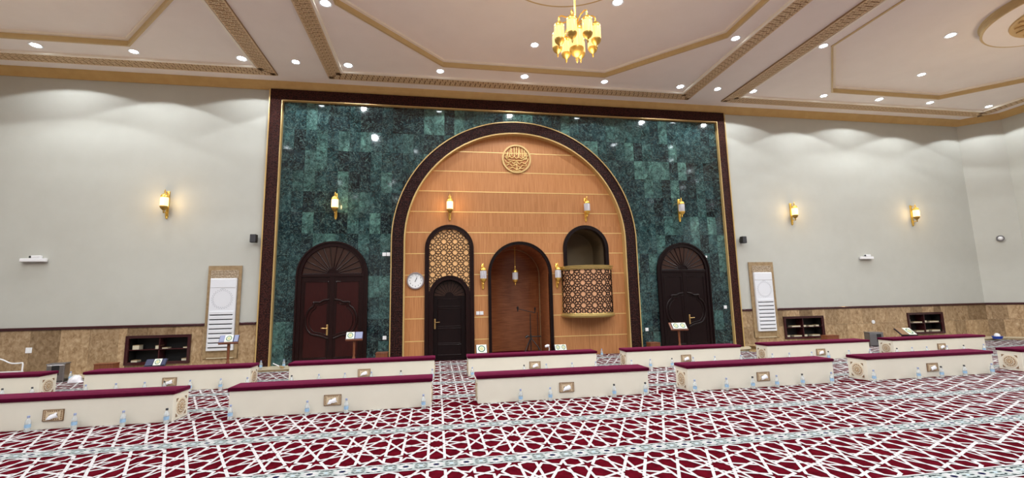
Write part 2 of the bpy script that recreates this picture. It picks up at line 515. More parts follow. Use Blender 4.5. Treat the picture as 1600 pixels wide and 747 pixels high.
for ry in ROWS + ROWS_FAR:
    far = ry > 6.5
    for k in range(K0, K1 + 1):
        x0 = k * PX
        # beyond what the lens can see on either side nothing is needed
        if x0 < -1.05 * max(ry + 0.9, 1) - 1.0 or x0 > 2.0 * max(ry + 0.9, 1) + 1.0: continue
        for i, q in enumerate(SQ):
            zz = 0.003 + 0.000016 * i + 0.000008 * (k % 2)
            pts = [(x0 + px, ry + py) for px, py in q]
            my = sum(p[1] for p in pts) / 4; mx = sum(p[0] for p in pts) / 4
            if far and my < SEAM: continue
            if not far and my > SEAM: continue
            if not on_floor(mx, my): continue
            strap.add([(x, y, zz) for x, y in pts], [(0, 1, 2, 3)])
so = strap.build('strap_pattern', M['carpet_white'], floor)
so['kind'] = 'stuff'
BANDS = [6.28 - PYR * (k + 0.5) for k in range(0, 6)] + [7.42 + PYR * k for k in range(0, 4)]
band = MB()
BWID = 0.19
def ell(cx, cy, a, b, ang, n, z):
    ca, sa = cos(ang), sin(ang)
    return [(cx + a * cos(2 * pi * i / n) * ca - b * sin(2 * pi * i / n) * sa, cy + a * cos(2 * pi * i / n) * sa + b * sin(2 * pi * i / n) * ca, z) for i in range(n)]
for by in BANDS:
    xl, xr = max(LW + 0.02, -1.05 * (by + 1) - 1), min(RW - 0.02, 2.0 * (by + 1) + 1)
    band.quad((xl, by - BWID / 2, 0.005), (xr, by - BWID / 2, 0.005), (xr, by + BWID / 2, 0.005), (xl, by + BWID / 2, 0.005), 0)
    for s in (1, -1):
        y = by + s * BWID / 2
        band.quad((xl, y - 0.008, 0.0055), (xr, y - 0.008, 0.0055), (xr, y + 0.008, 0.0055), (xl, y + 0.008, 0.0055), 1)
        y2 = by + s * (BWID / 2 - 0.017)
        band.quad((xl, y2 - 0.004, 0.0056), (xr, y2 - 0.004, 0.0056), (xr, y2 + 0.004, 0.0056), (xl, y2 + 0.004, 0.0056), 3)
    p = PX / 3
    near = by < 5.9
    for k in range(int(xl / p) + 1, int(xr / p)):
        x = k * p + 0.0
        for j in range(8 if near else 4):
            a = 2 * pi * j / (8 if near else 4) + (0 if near else pi / 4)
            band.add(ell(x + 0.048 * cos(a), by + 0.042 * sin(a), 0.034, 0.012, a, 8, 0.0060), [tuple(range(8))], 1)
        band.add(ell(x, by, 0.030, 0.024, 0, 10, 0.0066), [tuple(range(10))], 2)
        for sx in (-1, 1):
            for sy in (-1, 0, 1):
                band.add(ell(x + sx * 0.098, by + sy * 0.045, 0.024, 0.010, sx * sy * 0.6, 6, 0.0062), [tuple(range(6))], 3)
            for sy in (-1, 1):
                band.add(ell(x + sx * 0.045, by + sy * 0.068, 0.022, 0.009, -sx * sy * 0.4, 6, 0.0062), [tuple(range(6))], 3)
        xm = x + p / 2
        band.add(ell(xm, by, 0.018, 0.016, 0, 8, 0.0060), [tuple(range(8))], 4)
        for sy in (-1, 1):
            band.add(ell(xm, by + sy * 0.05, 0.026, 0.010, 0, 6, 0.0063), [tuple(range(6))], 3)
bo = band.build('border_band', [M['carpet_band'], M['carpet_white'], M['carpet_navy'], M['carpet_slate'], M['carpet_blue']], floor)
bo['kind'] = 'stuff'

# ================================================================== CEILING
def octagon(cx, hx=4.11, hy=3.97, c=2.05):
    return [(cx - hx + c, PYC + hy), (cx + hx - c, PYC + hy), (cx + hx, PYC + hy - c), (cx + hx, PYC - hy + c),
            (cx + hx - c, PYC - hy), (cx - hx + c, PYC - hy), (cx - hx, PYC - hy + c), (cx - hx, PYC + hy - c)]
OCTS = [octagon(-8.46, 3.89), octagon(2.2), octagon(12.86, 3.88)]
ce = MB()
xs = [LW - 0.1]
for c, x0, x1 in PANELS:
    ce.quad((xs[-1], PY0, ZC), (x0, PY0, ZC), (x0, PY1, ZC), (xs[-1], PY1, ZC)); xs.append(x1)
ce.quad((xs[-1], PY0, ZC), (RW + 0.1, PY0, ZC), (RW + 0.1, PY1, ZC), (xs[-1], PY1, ZC))
ce.quad((LW - 0.1, PY1, ZC), (RW + 0.1, PY1, ZC), (RW + 0.1, 11.9, ZC), (LW - 0.1, 11.9, ZC))
ce.quad((LW - 0.1, BW - 0.1, ZC), (RW + 0.1, BW - 0.1, ZC), (RW + 0.1, PY0, ZC), (LW - 0.1, PY0, ZC))
for (c, x0, x1), O in zip(PANELS, OCTS):
    P = [(x0, PY1), (x1, PY1), (x1, PY0), (x0, PY0)]
    def q(*pts): ce.add([(a, b, ZC) for a, b in pts], [tuple(range(len(pts)))])
    q(P[0], P[1], O[1], O[0]); q(P[1], O[2], O[1]); q(P[1], P[2], O[3], O[2]); q(P[2], O[4], O[3])
    q(P[2], P[3], O[5], O[4]); q(P[3], O[6], O[5]); q(P[3], P[0], O[7], O[6]); q(P[0], O[0], O[7])
    ce.add([(a, b, ZT) for a, b in O], [tuple(range(8))])
ceiling = tag(ce.build('ceiling', M['ceiling']), 'pale pinkish ceiling with octagonal raised trays and gold mouldings', 'ceiling', kind='structure')

def inset(poly, d):
    n = len(poly); c = Vector((sum(p[0] for p in poly) / n, sum(p[1] for p in poly) / n)); out = []
    for i in range(n):
        a, b, e = Vector(poly[i - 1]), Vector(poly[i]), Vector(poly[(i + 1) % n])
        d1, d2 = (b - a).normalized(), (e - b).normalized()
        n1, n2 = Vector((-d1.y, d1.x)), Vector((-d2.y, d2.x))
        if n1.dot(c - b) < 0: n1 = -n1
        if n2.dot(c - b) < 0: n2 = -n2
        m = (n1 + n2).normalized()
        out.append(tuple(b + m * (d / m.dot(n1))))
    return out
def ring_z(mb, inner, outer, z0, z1, mi=0):
    n = len(inner)
    vs = [(x, y, z0) for x, y in inner] + [(x, y, z0) for x, y in outer] + [(x, y, z1) for x, y in inner] + [(x, y, z1) for x, y in outer]
    fs = []
    for i in range(n):
        j = (i + 1) % n
        fs += [(i, j, n + j, n + i), (2 * n + i, 3 * n + i, 3 * n + j, 2 * n + j), (i, 2 * n + i, 2 * n + j, j), (n + i, n + j, 3 * n + j, 3 * n + i)]
    mb.add(vs, fs, mi)
for O, (c, x0, x1) in zip(OCTS, PANELS):
    mb = MB(); ring_z(mb, inset(O, 0.025), inset(O, -0.02), ZC - 0.02, ZT + 0.001)
    mb.build('tray_moulding', M['gold_paint'], ceiling)
    mb = MB(); ring_z(mb, inset(O, 0.085), inset(O, 0.02), ZT - 0.045, ZT + 0.001)
    mb.build('tray_bead', M['bead'], ceiling)
    R = [(x0, PY1), (x1, PY1), (x1, PY0), (x0, PY0)]
    mb = MB(); ring_z(mb, inset(R, 0.36), R, ZC - 0.03, ZC + 0.01)
    cb = mb.build('carved_band', M['band_ground'], ceiling)
    mb = MB()
    R1 = inset(R, 0.03); R2 = inset(R, 0.33)
    ring_z(mb, R1, inset(R, 0.008), ZC - 0.042, ZC - 0.028); ring_z(mb, inset(R, 0.352), R2, ZC - 0.042, ZC - 0.028)
    pt = 0.13
    for side in range(4):
        a, b = Vector(R[side]), Vector(R[(side + 1) % 4])
        dd = (b - a).normalized(); nn = Vector((dd.y, -dd.x))
        L = (b - a).length
        mid = (Vector(R[0]) + Vector(R[2])) / 2
        if nn.dot(mid - a) < 0: nn = -nn
        for row in range(3):
            off = 0.075 + 0.105 * row
            m = int((L - 2 * off) / pt)
            for i in range(m + 1):
                q = a + dd * (off + (L - 2 * off) * (i + (0.5 if row == 1 else 0)) / m) + nn * off
                if row == 1 and i == m: continue
                if (a - Vector((0.0, 0.0))).y < PY0 + 0.1 and (b - Vector((0.0, 0.0))).y < PY0 + 0.1: continue
                ro_, ri_ = 0.056, 0.030
                o8 = [(q.x + ro_ * (1.15 if k % 2 else 0.85) * cos(k * pi / 4), q.y + ro_ * (1.15 if k % 2 else 0.85) * sin(k * pi / 4)) for k in range(8)]
                i8 = [(q.x + ri_ * cos(k * pi / 4), q.y + ri_ * sin(k * pi / 4)) for k in range(8)]
                vs = [(x, y, ZC - 0.043) for x, y in i8] + [(x, y, ZC - 0.043) for x, y in o8] + [(x, y, ZC - 0.029) for x, y in o8] + [(x, y, ZC - 0.029) for x, y in i8]
                fs = []
                for k in range(8):
                    k2 = (k + 1) % 8
                    fs += [(k, k2, 8 + k2, 8 + k), (8 + k, 8 + k2, 16 + k2, 16 + k), (24 + k, 24 + k2, k2, k)]
                mb.add(vs, fs)
                mb.add([(q.x + 0.016 * cos(k * pi / 3), q.y + 0.016 * sin(k * pi / 3), ZC - 0.043) for k in range(6)], [tuple(range(6))])
    cv = mb.build('carving', M['carved_relief'], cb); cv['kind'] = 'stuff'
    mb = MB(); ring_z(mb, inset(R, 0.412), inset(R, 0.36), ZC - 0.052, ZC + 0.01)
    mb.build('band_bead', M['bead'], ceiling)
for c in (-8.46, 2.2, 12.86):
    mb = MB()
    mb.lathe([(1.37, -0.172), (1.40, -0.175), (1.415, -0.15), (1.40, -0.12), (1.40, -0.03), (1.43, 0.001)], (c, PYC, ZT), 72, 0, False)
    ro = mb.build('ceiling_rose', M['gold_paint'], ceiling, smooth=40)
    mb = MB(); mb.lathe([(0.0, -0.17), (0.7, -0.1705), (1.385, -0.17)], (c, PYC, ZT), 72, 0, False); mb.build('rose_disc', M['ceiling'], ro)
    mb = MB()
    mb.lathe([(0.0, -0.06), (0.16, -0.05), (0.20, -0.02), (0.90, -0.012), (0.93, -0.03), (0.97, -0.03), (0.98, 0)], (c, PYC, ZT - 0.172), 48)
    for k in range(20):
        a = 2 * pi * k / 20
        for r0, r1, da in ((0.22, 0.52, 0.16), (0.50, 0.88, 0.12), (0.50, 0.88, -0.12)):
            rm = (r0 + r1) / 2
            mb.tube([(c + r0 * cos(a), PYC + r0 * sin(a), ZT - 0.20), (c + rm * cos(a + da), PYC + rm * sin(a + da), ZT - 0.21), (c + r1 * cos(a), PYC + r1 * sin(a), ZT - 0.20)], 0.022, 6)
    mb.build('rosette', M['rosette_gold'], ro, smooth=40)

# ================================================================== WALLS
WALLPATH = [(LW, BW), (LW, CHL[1]), (CHL[0], WY), (CHR[0], WY), (RW, CHR[1]), (RW, BW)]
def wallpiece(name, a, b, z0, z1, label, th=0.3):
    mb = MB()
    a, b = Vector(a), Vector(b)
    d = (b - a).normalized(); n = Vector((-d.y, d.x)) * th
    p = [a, b, b + n, a + n]
    mb.hexa([(q.x, q.y, z0) for q in p] + [(q.x, q.y, z1) for q in p])
    return tag(mb.build(name, M['wall']), label, 'wall', kind='structure')
UZ0 = 1.05
wf = MB()
wf.box(CHL[0], FRL - 0.03, WY, WY + 0.3, UZ0, 7.4)
wf.box(FRR + 0.03, CHR[0], WY, WY + 0.3, UZ0, 7.4)
wf.box(FRL - 0.03, FRR + 0.03, WY, WY + 0.3, FRT - 0.02, 7.4)
wf.box(CHL[0], FRL - 0.03, WY + 0.33, WY + 0.45, 0, UZ0 + 0.02)
wf.box(FRR + 0.03, CHR[0], WY + 0.33, WY + 0.45, 0, UZ0 + 0.02)
wall_front = tag(wf.build('wall_front', M['wall']), 'off white painted front wall either side of the green marble', 'wall', kind='structure')
wallpiece('wall_left', (LW, BW), (LW, CHL[1]), 0, 7.4, 'white side wall outside the picture on the left')
wallpiece('wall_right', (RW, CHR[1]), (RW, BW), 0, 7.4, 'white side wall running towards the camera on the right')
wallpiece('wall_back', (RW, BW), (LW, BW), 0, 7.4, 'white back wall behind the camera')
wallpiece('wall_corner', (CHR[0], WY), (RW, CHR[1]), UZ0, 7.4, 'chamfered white corner wall at the far right')
wallpiece('wall_corner', (LW, CHL[1]), (CHL[0], WY), UZ0, 7.4, 'chamfered white corner wall at the far left')

cn = MB()
sweep(cn, WALLPATH, [(0.0, 6.975), (0.025, 6.975), (0.04, 7.0), (0.10, 7.045), (0.145, 7.10), (0.165, 7.125), (0.175, ZC - 0.001), (0, ZC - 0.001)])
tag(cn.build('trim_1', M['cornice'], smooth=30), 'gold painted cove cornice where wall meets ceiling', 'cornice', kind='structure')
RAILP = [(0.0, 1.042), (0.03, 1.042), (0.042, 1.072), (0.042, 1.09), (0.028, 1.105), (0.0, 1.105)]
def rail_cut(i, a, b, label):
    mb = MB(); sweep(mb, [a, b] if not isinstance(a, list) else a, RAILP)
    tag(mb.build(i, M['rail'], smooth=30), label, 'rail', kind='structure')
rail_cut('trim_2', [(LW, BW), (LW, CHL[1]), (CHL[0], WY), (-5.375, WY)], None, 'dark maroon dado rail left of the left air conditioner')
rail_cut('trim_3', (-4.615, WY), (FRL - 0.03, WY), 'short dark dado rail between left air conditioner and marble frame')
rail_cut('trim_4', (FRR + 0.03, WY), (8.95, WY), 'short dark dado rail between marble frame and right air conditioner')
rail_cut('trim_5', [(9.77, WY), (CHR[0], WY), (RW, CHR[1]), (RW, BW)], None, 'dark maroon dado rail right of the right air conditioner')

# stone wainscot
SHELVES = [(-6.972, -5.636, 0.208, 0.863), (9.94, 11.262, 0.212, 0.855), (14.225, 15.53, 0.21, 0.857)]
wb = MB()
sweep(wb, [(LW, 9.5), (LW, CHL[1]), (CHL[0], WY), (FRL - 0.03, WY)], [(-0.03, 0.0), (-0.005, 0.0), (-0.005, 0.05), (-0.03, 0.05)])
wb_o = tag(wb.build('baseboard_left', M['stone_plain']), 'brown marble wainscot below the rail on the left of the front wall', 'wainscot', kind='structure')
wb = MB()
sweep(wb, [(FRR + 0.03, WY), (CHR[0], WY), (RW, CHR[1]), (RW, 9.5)], [(-0.03, 0.0), (-0.005, 0.0), (-0.005, 0.05), (-0.03, 0.05)])
wb_r = tag(wb.build('baseboard_right', M['stone_plain']), 'brown marble wainscot below the rail on the right of the front wall', 'wainscot', kind='structure')
def rect_minus(r, holes):
    rs = [r]
    for hx0, hx1, hz0, hz1 in holes:
        out = []
        for x0, x1, z0, z1 in rs:
            if x1 <= hx0 or x0 >= hx1 or z1 <= hz0 or z0 >= hz1: out.append((x0, x1, z0, z1)); continue
            if x0 < hx0: out.append((x0, hx0, z0, z1))
            if x1 > hx1: out.append((hx1, x1, z0, z1))
            a, b = max(x0, hx0), min(x1, hx1)
            if z0 < hz0: out.append((a, b, z0, hz0))
            if z1 > hz1: out.append((a, b, hz1, z1))
        rs = out
    return [r for r in rs if r[1] - r[0] > 0.02 and r[3] - r[2] > 0.02]
def stone_run(a, b, width, parent, courses=((0.0, 0.585), (0.585, 1.06)), holes=()):
    a, b = Vector(a), Vector(b)
    L = (b - a).length; n = max(1, round(L / width)); w = L / n
    d = (b - a).normalized(); ang = math.atan2(d.y, d.x)
    for ci, (z0, z1) in enumerate(courses):
        off = 0 if ci == 0 else 0.35 * w
        edges = [0] + [off + w * i for i in range(0 if off else 1, n + 1) if 0.02 < off + w * i < L - 0.02] + [L]
        for e0, e1 in zip(edges, edges[1:]):
            for (x0, x1, za, zb) in rect_minus((a.x + e0, a.x + e1, z0, z1), holes if abs(ang) < 1e-3 else ()):
                mb = MB(); g = 0.0015
                mb.box(g, (x1 - x0) - g, random.uniform(-0.011, -0.009), 0.03, za + g, zb - g)
                o = mb.build('stone_tile', M['stone'], parent)
                s = x0 - a.x
                o.location = (a.x + d.x * s, a.y + d.y * s, 0); o.rotation_euler.z = ang
stone_run((CHL[0], WY), (FRL - 0.03, WY), 0.57, wb_o, ((0.0, 1.06),), holes=SHELVES)
stone_run((LW, CHL[1]), (CHL[0], WY), 0.5, wb_o)
stone_run((FRR + 0.03, WY), (CHR[0], WY), 0.43, wb_r, holes=SHELVES)
stone_run((CHR[0], WY), (RW, CHR[1]), 0.36, wb_r)
stone_run((RW, CHR[1]), (RW, 9.5), 0.5, wb_r)

# low ledge along the foot of the wall
lg = MB()
sweep(lg, [(LW, 9.5), (LW, CHL[1]), (CHL[0], WY), (-1.2, WY)], [(0.012, 0.0), (0.58, 0.0), (0.58, 0.046), (0.012, 0.046)])
sweep(lg, [(5.58, WY), (CHR[0], WY), (RW, CHR[1]), (RW, 9.5)], [(0.012, 0.0), (0.58, 0.0), (0.58, 0.046), (0.012, 0.046)])
ledge = tag(lg.build('trim_6', M['stone_plain']), 'low tan stone step along the foot of the front wall', 'step', kind='structure')
lg = MB()
sweep(lg, [(LW, 9.5), (LW, CHL[1]), (CHL[0], WY), (-1.2, WY)], [(0.012, 0.046), (0.59, 0.046), (0.59, 0.058), (0.012, 0.058)])
sweep(lg, [(5.58, WY), (CHR[0], WY), (RW, CHR[1]), (RW, 9.5)], [(0.012, 0.046), (0.59, 0.046), (0.59, 0.058), (0.012, 0.058)])
lg.build('ledge_top', M['ledge_cream'], ledge)
LZ = 0.058

# ================================================================== GREEN MARBLE WALL
ACX, AZS = CX, 3.06
AR_OUT, AR_IN = 3.345, 2.985
def strips(mb, zs, fn, y0, y1, mi=0):
    for za, zb in zip(zs, zs[1:]):
        A, B = fn(za + 1e-5), fn(zb - 1e-5)
        if len(A) != len(B): A = B = fn((za + zb) / 2)
        for (a0, a1), (b0, b1) in zip(A, B):
            mb.hexa([(a0, y0, za), (a1, y0, za), (a1, y1, za), (a0, y1, za), (b0, y0, zb), (b1, y0, zb), (b1, y1, zb), (b0, y1, zb)], mi)
def half_at(z, zs, r):
    if z <= zs: return r
    if z >= zs + r: return 0.0
    return sqrt(r * r - (z - zs) ** 2)
def minus(iv, a, b):
    out = []
    for x0, x1 in iv:
        if b <= x0 or a >= x1: out.append((x0, x1)); continue
        if a - x0 > 0.004: out.append((x0, a))
        if x1 - b > 0.004: out.append((b, x1))
    return out
mb = MB()
def fn_back(z):
    h = half_at(z, AZS, AR_IN + 0.1)
    return minus([(FRL, FRR)], CX - h, CX + h) if h > 0 else [(FRL, FRR)]
zz = [0, 1.5, 3.06] + [3.06 + (AR_IN + 0.1) * sin(pi / 2 * i / 24) for i in range(1, 25)] + [FRT]
strips(mb, zz, fn_back, WY + 0.03, WY + 0.3)
marble = tag(mb.build('wall_marble', M['grout']), 'front wall panel clad in polished dark green marble tiles', 'wall', kind='structure')
TX0, TW, NCOL = -3.875, 0.2711, 45
TZ = [0.55 - 0.54, 0.55, 1.09, 1.63, 2.17, 2.71, 3.25, 3.79, 4.33, 4.87, 5.41, 5.95, 6.68]
DOORS = [(-2.552, 0.845, 2.20), (6.892, 0.80, 2.22)]
RM = (AR_OUT + AR_IN) / 2
def in_arch(x, z, r=RM):
    return (abs(x - CX) < r) if z <= AZS else ((x - CX) ** 2 + (z - AZS) ** 2 < r * r)
def in_door(x, z, dd):
    cx, h, zs = dd
    h -= 0.04
    return abs(x - cx) < (half_at(z, zs, h))
rng = random.Random(3)
for r in range(len(TZ) - 1):
    for c in range(NCOL):
        x0 = TX0 + c * TW; x1 = x0 + TW; z0, z1 = TZ[r], TZ[r + 1]
        cs = [(x0, z0), (x1, z0), (x1, z1), (x0, z1)]
        ins = [in_arch(*p) for p in cs]
        if all(ins): continue
        if any(all(in_door(x, z, dd) for x, z in cs) for dd in DOORS): continue
        g = 0.0022
        pts = [(x0 + g, z0 + g), (x1 - g, z0 + g), (x1 - g, z1 - g), (x0 + g, z1 - g)]
        if any(ins):
            new = []
            for (x, z), i in zip(pts, ins):
                if i:
                    if z <= AZS: x = CX + math.copysign(RM, x - CX)
                    else:
                        L = sqrt((x - CX) ** 2 + (z - AZS) ** 2); x = CX + (x - CX) * RM / L; z = AZS + (z - AZS) * RM / L
                new.append((x, z))
            pts = new
        cx_, cz_ = (x0 + x1) / 2, (z0 + z1) / 2
        t = MB(); t.prism([(x - cx_, z - cz_) for x, z in pts], 0, 0.028)
        o = t.build('marble_tile', M['marble'], marble)
        o.location = (cx_, WY + 0.002, cz_)
        o.rotation_euler = (rng.gauss(0, 0.0028), 0, rng.gauss(0, 0.0028))

# outer dark frame
fr = empty('trim_7', (0, 0, 0), 0, 'dark brown fretwork frame with gold edging around the green marble', 'frame', kind='structure')
mb = MB(); mb.box(FRL + 0.03, -3.925, WY - 0.07, WY + 0.05, 0, 6.70); mb.build('frame_side', M['fretwork'], fr)
mb = MB(); mb.box(8.32, FRR - 0.03, WY - 0.07, WY + 0.05, 0, 6.70); mb.build('frame_side', M['fretwork'], fr)
mb = MB(); mb.box(FRL + 0.03, FRR - 0.03, WY - 0.07, WY + 0.05, 6.70, FRT); mb.build('frame_head', M['fretwork'], fr)
for a, b in ((FRL, FRL + 0.03), (-3.925, -3.897), (8.292, 8.32), (FRR - 0.03, FRR)):
    mb = MB(); mb.cbox(a, b, WY - 0.09, WY + 0.04, 0, 6.70 if -4 < a < 8.4 else FRT, 0.006); mb.build('gold_edge', M['gold_trim'], fr)
mb = MB(); mb.cbox(-3.925, 8.32, WY - 0.09, WY + 0.04, 6.674, 6.70, 0.006); mb.build('gold_edge', M['gold_trim'], fr)

# arch surround
ar = empty('trim_8', (0, 0, 0), 0, 'large dark brown fretwork arch band with gold edges around the wood panelling', 'arch', kind='structure')
mb = MB(); arch_band(mb, CX, AZS, 3.02, 3.315, WY - 0.06, WY + 0.16, n=64); mb.build('arch_band', M['fretwork'], ar)
mb = MB(); arch_band(mb, CX, AZS, 3.315, 3.339, WY - 0.08, WY + 0.04, n=64); mb.build('outer_edge', M['gold_trim'], ar)
mb = MB(); arch_band(mb, CX, AZS, 2.985, 3.02, WY - 0.08, WY + 0.17, n=64); mb.build('inner_edge', M['gold_trim'], ar)

# ================================================================== WOOD PANELLING
YP = WY + 0.10
SD = (0.327, 0.60, 2.87)        # small door group
MH = (2.205, 0.83, 2.19)        # mihrab
MN = (4.075, 0.62, 2.87)        # minbar opening (above z 2.3)
LINES = [-0.055, 0.505, 1.07, 1.63, 2.185, 2.745, 3.305, 3.865, 4.425, 4.985, 5.545, 6.1]
def fn_wood(z):
    h = half_at(z, AZS, 2.99)
    iv = [(CX - h, CX + h)]
    for cx, r, zs in (SD, MH):
        hh = half_at(z, zs, r)
        if hh > 0: iv = minus(iv, cx - hh, cx + hh)
    if z > 2.3:
        hh = half_at(z, MN[2], MN[1])
        if hh > 0: iv = minus(iv, MN[0] - hh, MN[0] + hh)
    elif z < 1.07:
        iv = minus(iv, 4.068, 4.074)
    return iv
wd = MB()
bz = [0.0, 0.5, 1.0, 1.5, 2.0] + [2.0 + 0.03 * i for i in range(1, 136)]
strips(wd, [z for z in bz if z <= 6.05], fn_wood, YP + 0.022, YP + 0.045)
wood = tag(wd.build('wall_panelling', M['oak']), 'light oak panelled wall with thin gold lines inside the big arch', 'wall', kind='structure')
for z0, z1 in zip(LINES, LINES[1:]):
    a, b = max(z0 + 0.011, 0.0), min(z1 - 0.011, AZS + 2.98)
    n = 24
    zs_ = [a + (b - a) * i / n for i in range(n + 1)]
    # split into separate panels by following each interval column
    cols = {}
    for za, zb in zip(zs_, zs_[1:]):
        A, B = fn_wood(za + 1e-5), fn_wood(zb - 1e-5)
        if len(A) != len(B): A = B = fn_wood((za + zb) / 2)
        for p, q in zip(A, B):
            key = None
            for k, lst in cols.items():
                l = lst[-1]
                if abs(l[1] - za) < 1e-6 and l[3][0] < p[1] - 0.01 and l[3][1] > p[0] + 0.01 and k not in [kk for kk, ll in cols.items() if abs(ll[-1][1] - zb) < 1e-6]:
                    key = k; break
            if key is None:
                key = len(cols); cols[key] = []
            cols[key].append((za, zb, p, q))
    for lst in cols.values():
        mb = MB()
        xr = max(q[1] for s in lst for q in (s[2], s[3])); xl = min(q[0] for s in lst for q in (s[2], s[3]))
        nx = max(1, round((xr - xl) / 1.22)) if z0 > 3.2 else 1
        for s in lst:
            mb.hexa([(s[2][0], YP, s[0]), (s[2][1], YP, s[0]), (s[2][1], YP + 0.02, s[0]), (s[2][0], YP + 0.02, s[0]),
                     (s[3][0], YP, s[1]), (s[3][1], YP, s[1]), (s[3][1], YP + 0.02, s[1]), (s[3][0], YP + 0.02, s[1])])
        mb.build('wood_panel', M['oak'], wood)
gl = 0
for z in LINES[1:-1]:
    for x0, x1 in fn_wood(z):
        mb = MB(); mb.box(x0, x1, YP - 0.004, YP + 0.02, z - 0.0105, z + 0.0105); mb.build('gold_line', M['groove'], wood)

# round calligraphy medallion (gold strokes, hand drawn)
cal = empty('calligraphy_medallion', (2.175, YP - 0.006, 5.38), 0, 'round openwork gold calligraphy medallion high on the oak panelling', 'medallion')
mb = MB(); mb.ring(arc(0, 0, 0.365, 48, 0, 2 * pi)[:-1], arc(0, 0, 0.41, 48, 0, 2 * pi)[:-1], -0.035, 0.0)
mb.build('ring', M['gold_trim'], cal, smooth=30)
mb = MB()
def stroke(pts, w=0.016):
    mb.tube([(x, -0.018, z) for x, z in pts], w, 6)
def curve(pts, n=10):
    out = []
    P = [Vector((p[0], p[1])) for p in pts]
    P = [P[0] * 2 - P[1]] + P + [P[-1] * 2 - P[-2]]
    for i in range(1, len(P) - 2):
        for j in range(n):
            t = j / n
            a, b, c, d = P[i - 1], P[i], P[i + 1], P[i + 2]
            q = 0.5 * ((2 * b) + (-a + c) * t + (2 * a - 5 * b + 4 * c - d) * t * t + (-a + 3 * b - 3 * c + d) * t ** 3)
            out.append((q.x, q.y))
    out.append(tuple(pts[-1]))
    return out
for x, zb, zt, lean in [(-0.26, 0.06, 0.20, .02), (-0.19, 0.05, 0.27, .015), (-0.13, 0.08, 0.31, -.02), (-0.06, 0.04, 0.33, .0), (-0.01, 0.10, 0.34, .02), (0.05, 0.03, 0.34, .03), (0.10, 0.09, 0.33, -.03), (0.16, 0.05, 0.30, .0), (0.215, 0.0, 0.26, .01), (0.27, -0.02, 0.21, .0)]:
    stroke([(x, zb), (x + lean * 0.5, (zb + zt) / 2), (x + lean, zt)], 0.0135)
for c in ([(-0.33, 0.06), (-0.24, -0.02), (-0.08, -0.05), (0.1, -0.045), (0.22, -0.01), (0.3, 0.04)],
          [(-0.3, 0.10), (-0.26, 0.03), (-0.19, 0.06), (-0.13, 0.02), (-0.06, 0.06), (0.0, 0.01), (0.07, 0.06), (0.13, 0.01), (0.2, 0.05)],
          [(-0.34, -0.04), (-0.26, -0.12), (-0.15, -0.08), (-0.08, -0.14), (-0.02, -0.08)],
          [(-0.28, -0.2), (-0.2, -0.15), (-0.12, -0.21), (-0.04, -0.16), (0.02, -0.22)],
          [(0.02, -0.09), (0.08, -0.15), (0.15, -0.09), (0.22, -0.14), (0.3, -0.07), (0.33, 0.02)],
          [(0.03, -0.2), (0.1, -0.24), (0.17, -0.18), (0.25, -0.2), (0.27, -0.13)],
          [(-0.2, -0.28), (-0.1, -0.25), (0.0, -0.31), (0.1, -0.27), (0.19, -0.28)],
          [(-0.1, -0.33), (0.0, -0.35), (0.1, -0.33)],
          [(0.0, -0.03), (0.005, -0.12), (0.0, -0.21), (0.01, -0.3)],
          [(0.28, 0.15), (0.24, 0.1), (0.31, 0.08), (0.34, 0.12)],
          [(-0.31, 0.18), (-0.34, 0.13), (-0.29, 0.14)]):
    stroke(curve(c), 0.0125)
for x, z in [(-0.22, -0.06), (0.12, -0.045 - 0.015), (-0.06, -0.2), (0.2, -0.24), (0.09, 0.14), (-0.155, 0.15)]:
    stroke([(x, z - 0.008), (x, z + 0.008)], 0.012)
mb.build('lettering', M['groove'], cal, smooth=50)

# ================================================================== DOORS
def fan(mb, r_in, r_out, n, zs, y0, y1, gap=0.012):
    for k in range(n):
        a0, a1 = pi * k / n, pi * (k + 1) / n
        g0, g1 = gap / r_out, gap / r_out * 1.0
        am = (a0 + a1) / 2
        bul = r_out * 1.0
        pts = [(r_in * cos(a0 + g0 * 2), r_in * sin(a0 + g0 * 2)), (r_out * cos(a0 + g0), r_out * sin(a0 + g0)),
               (bul * cos(am), bul * sin(am)), (r_out * cos(a1 - g1), r_out * sin(a1 - g1)), (r_in * cos(a1 - g1 * 2), r_in * sin(a1 - g1 * 2))]
        pts = [(x, max(z, 0.02) + zs) for x, z in pts]
        mb.append(pts)
def handle(parent, x, y, z, side):
    mb = MB(); mb.cbox(x - 0.022, x + 0.022, y - 0.014, y + 0.002, z - 0.13, z + 0.13, 0.006); h = mb.build('handle_plate', M['brass_old'], parent)
    mb = MB(); mb.tube([(x, y - 0.01, z + 0.04), (x, y - 0.05, z + 0.04), (x + side * 0.02, y - 0.055, z + 0.04), (x + side * 0.125, y - 0.05, z + 0.045)], 0.011, 8)
    mb.build('lever', M['brass_old'], h, smooth=50)
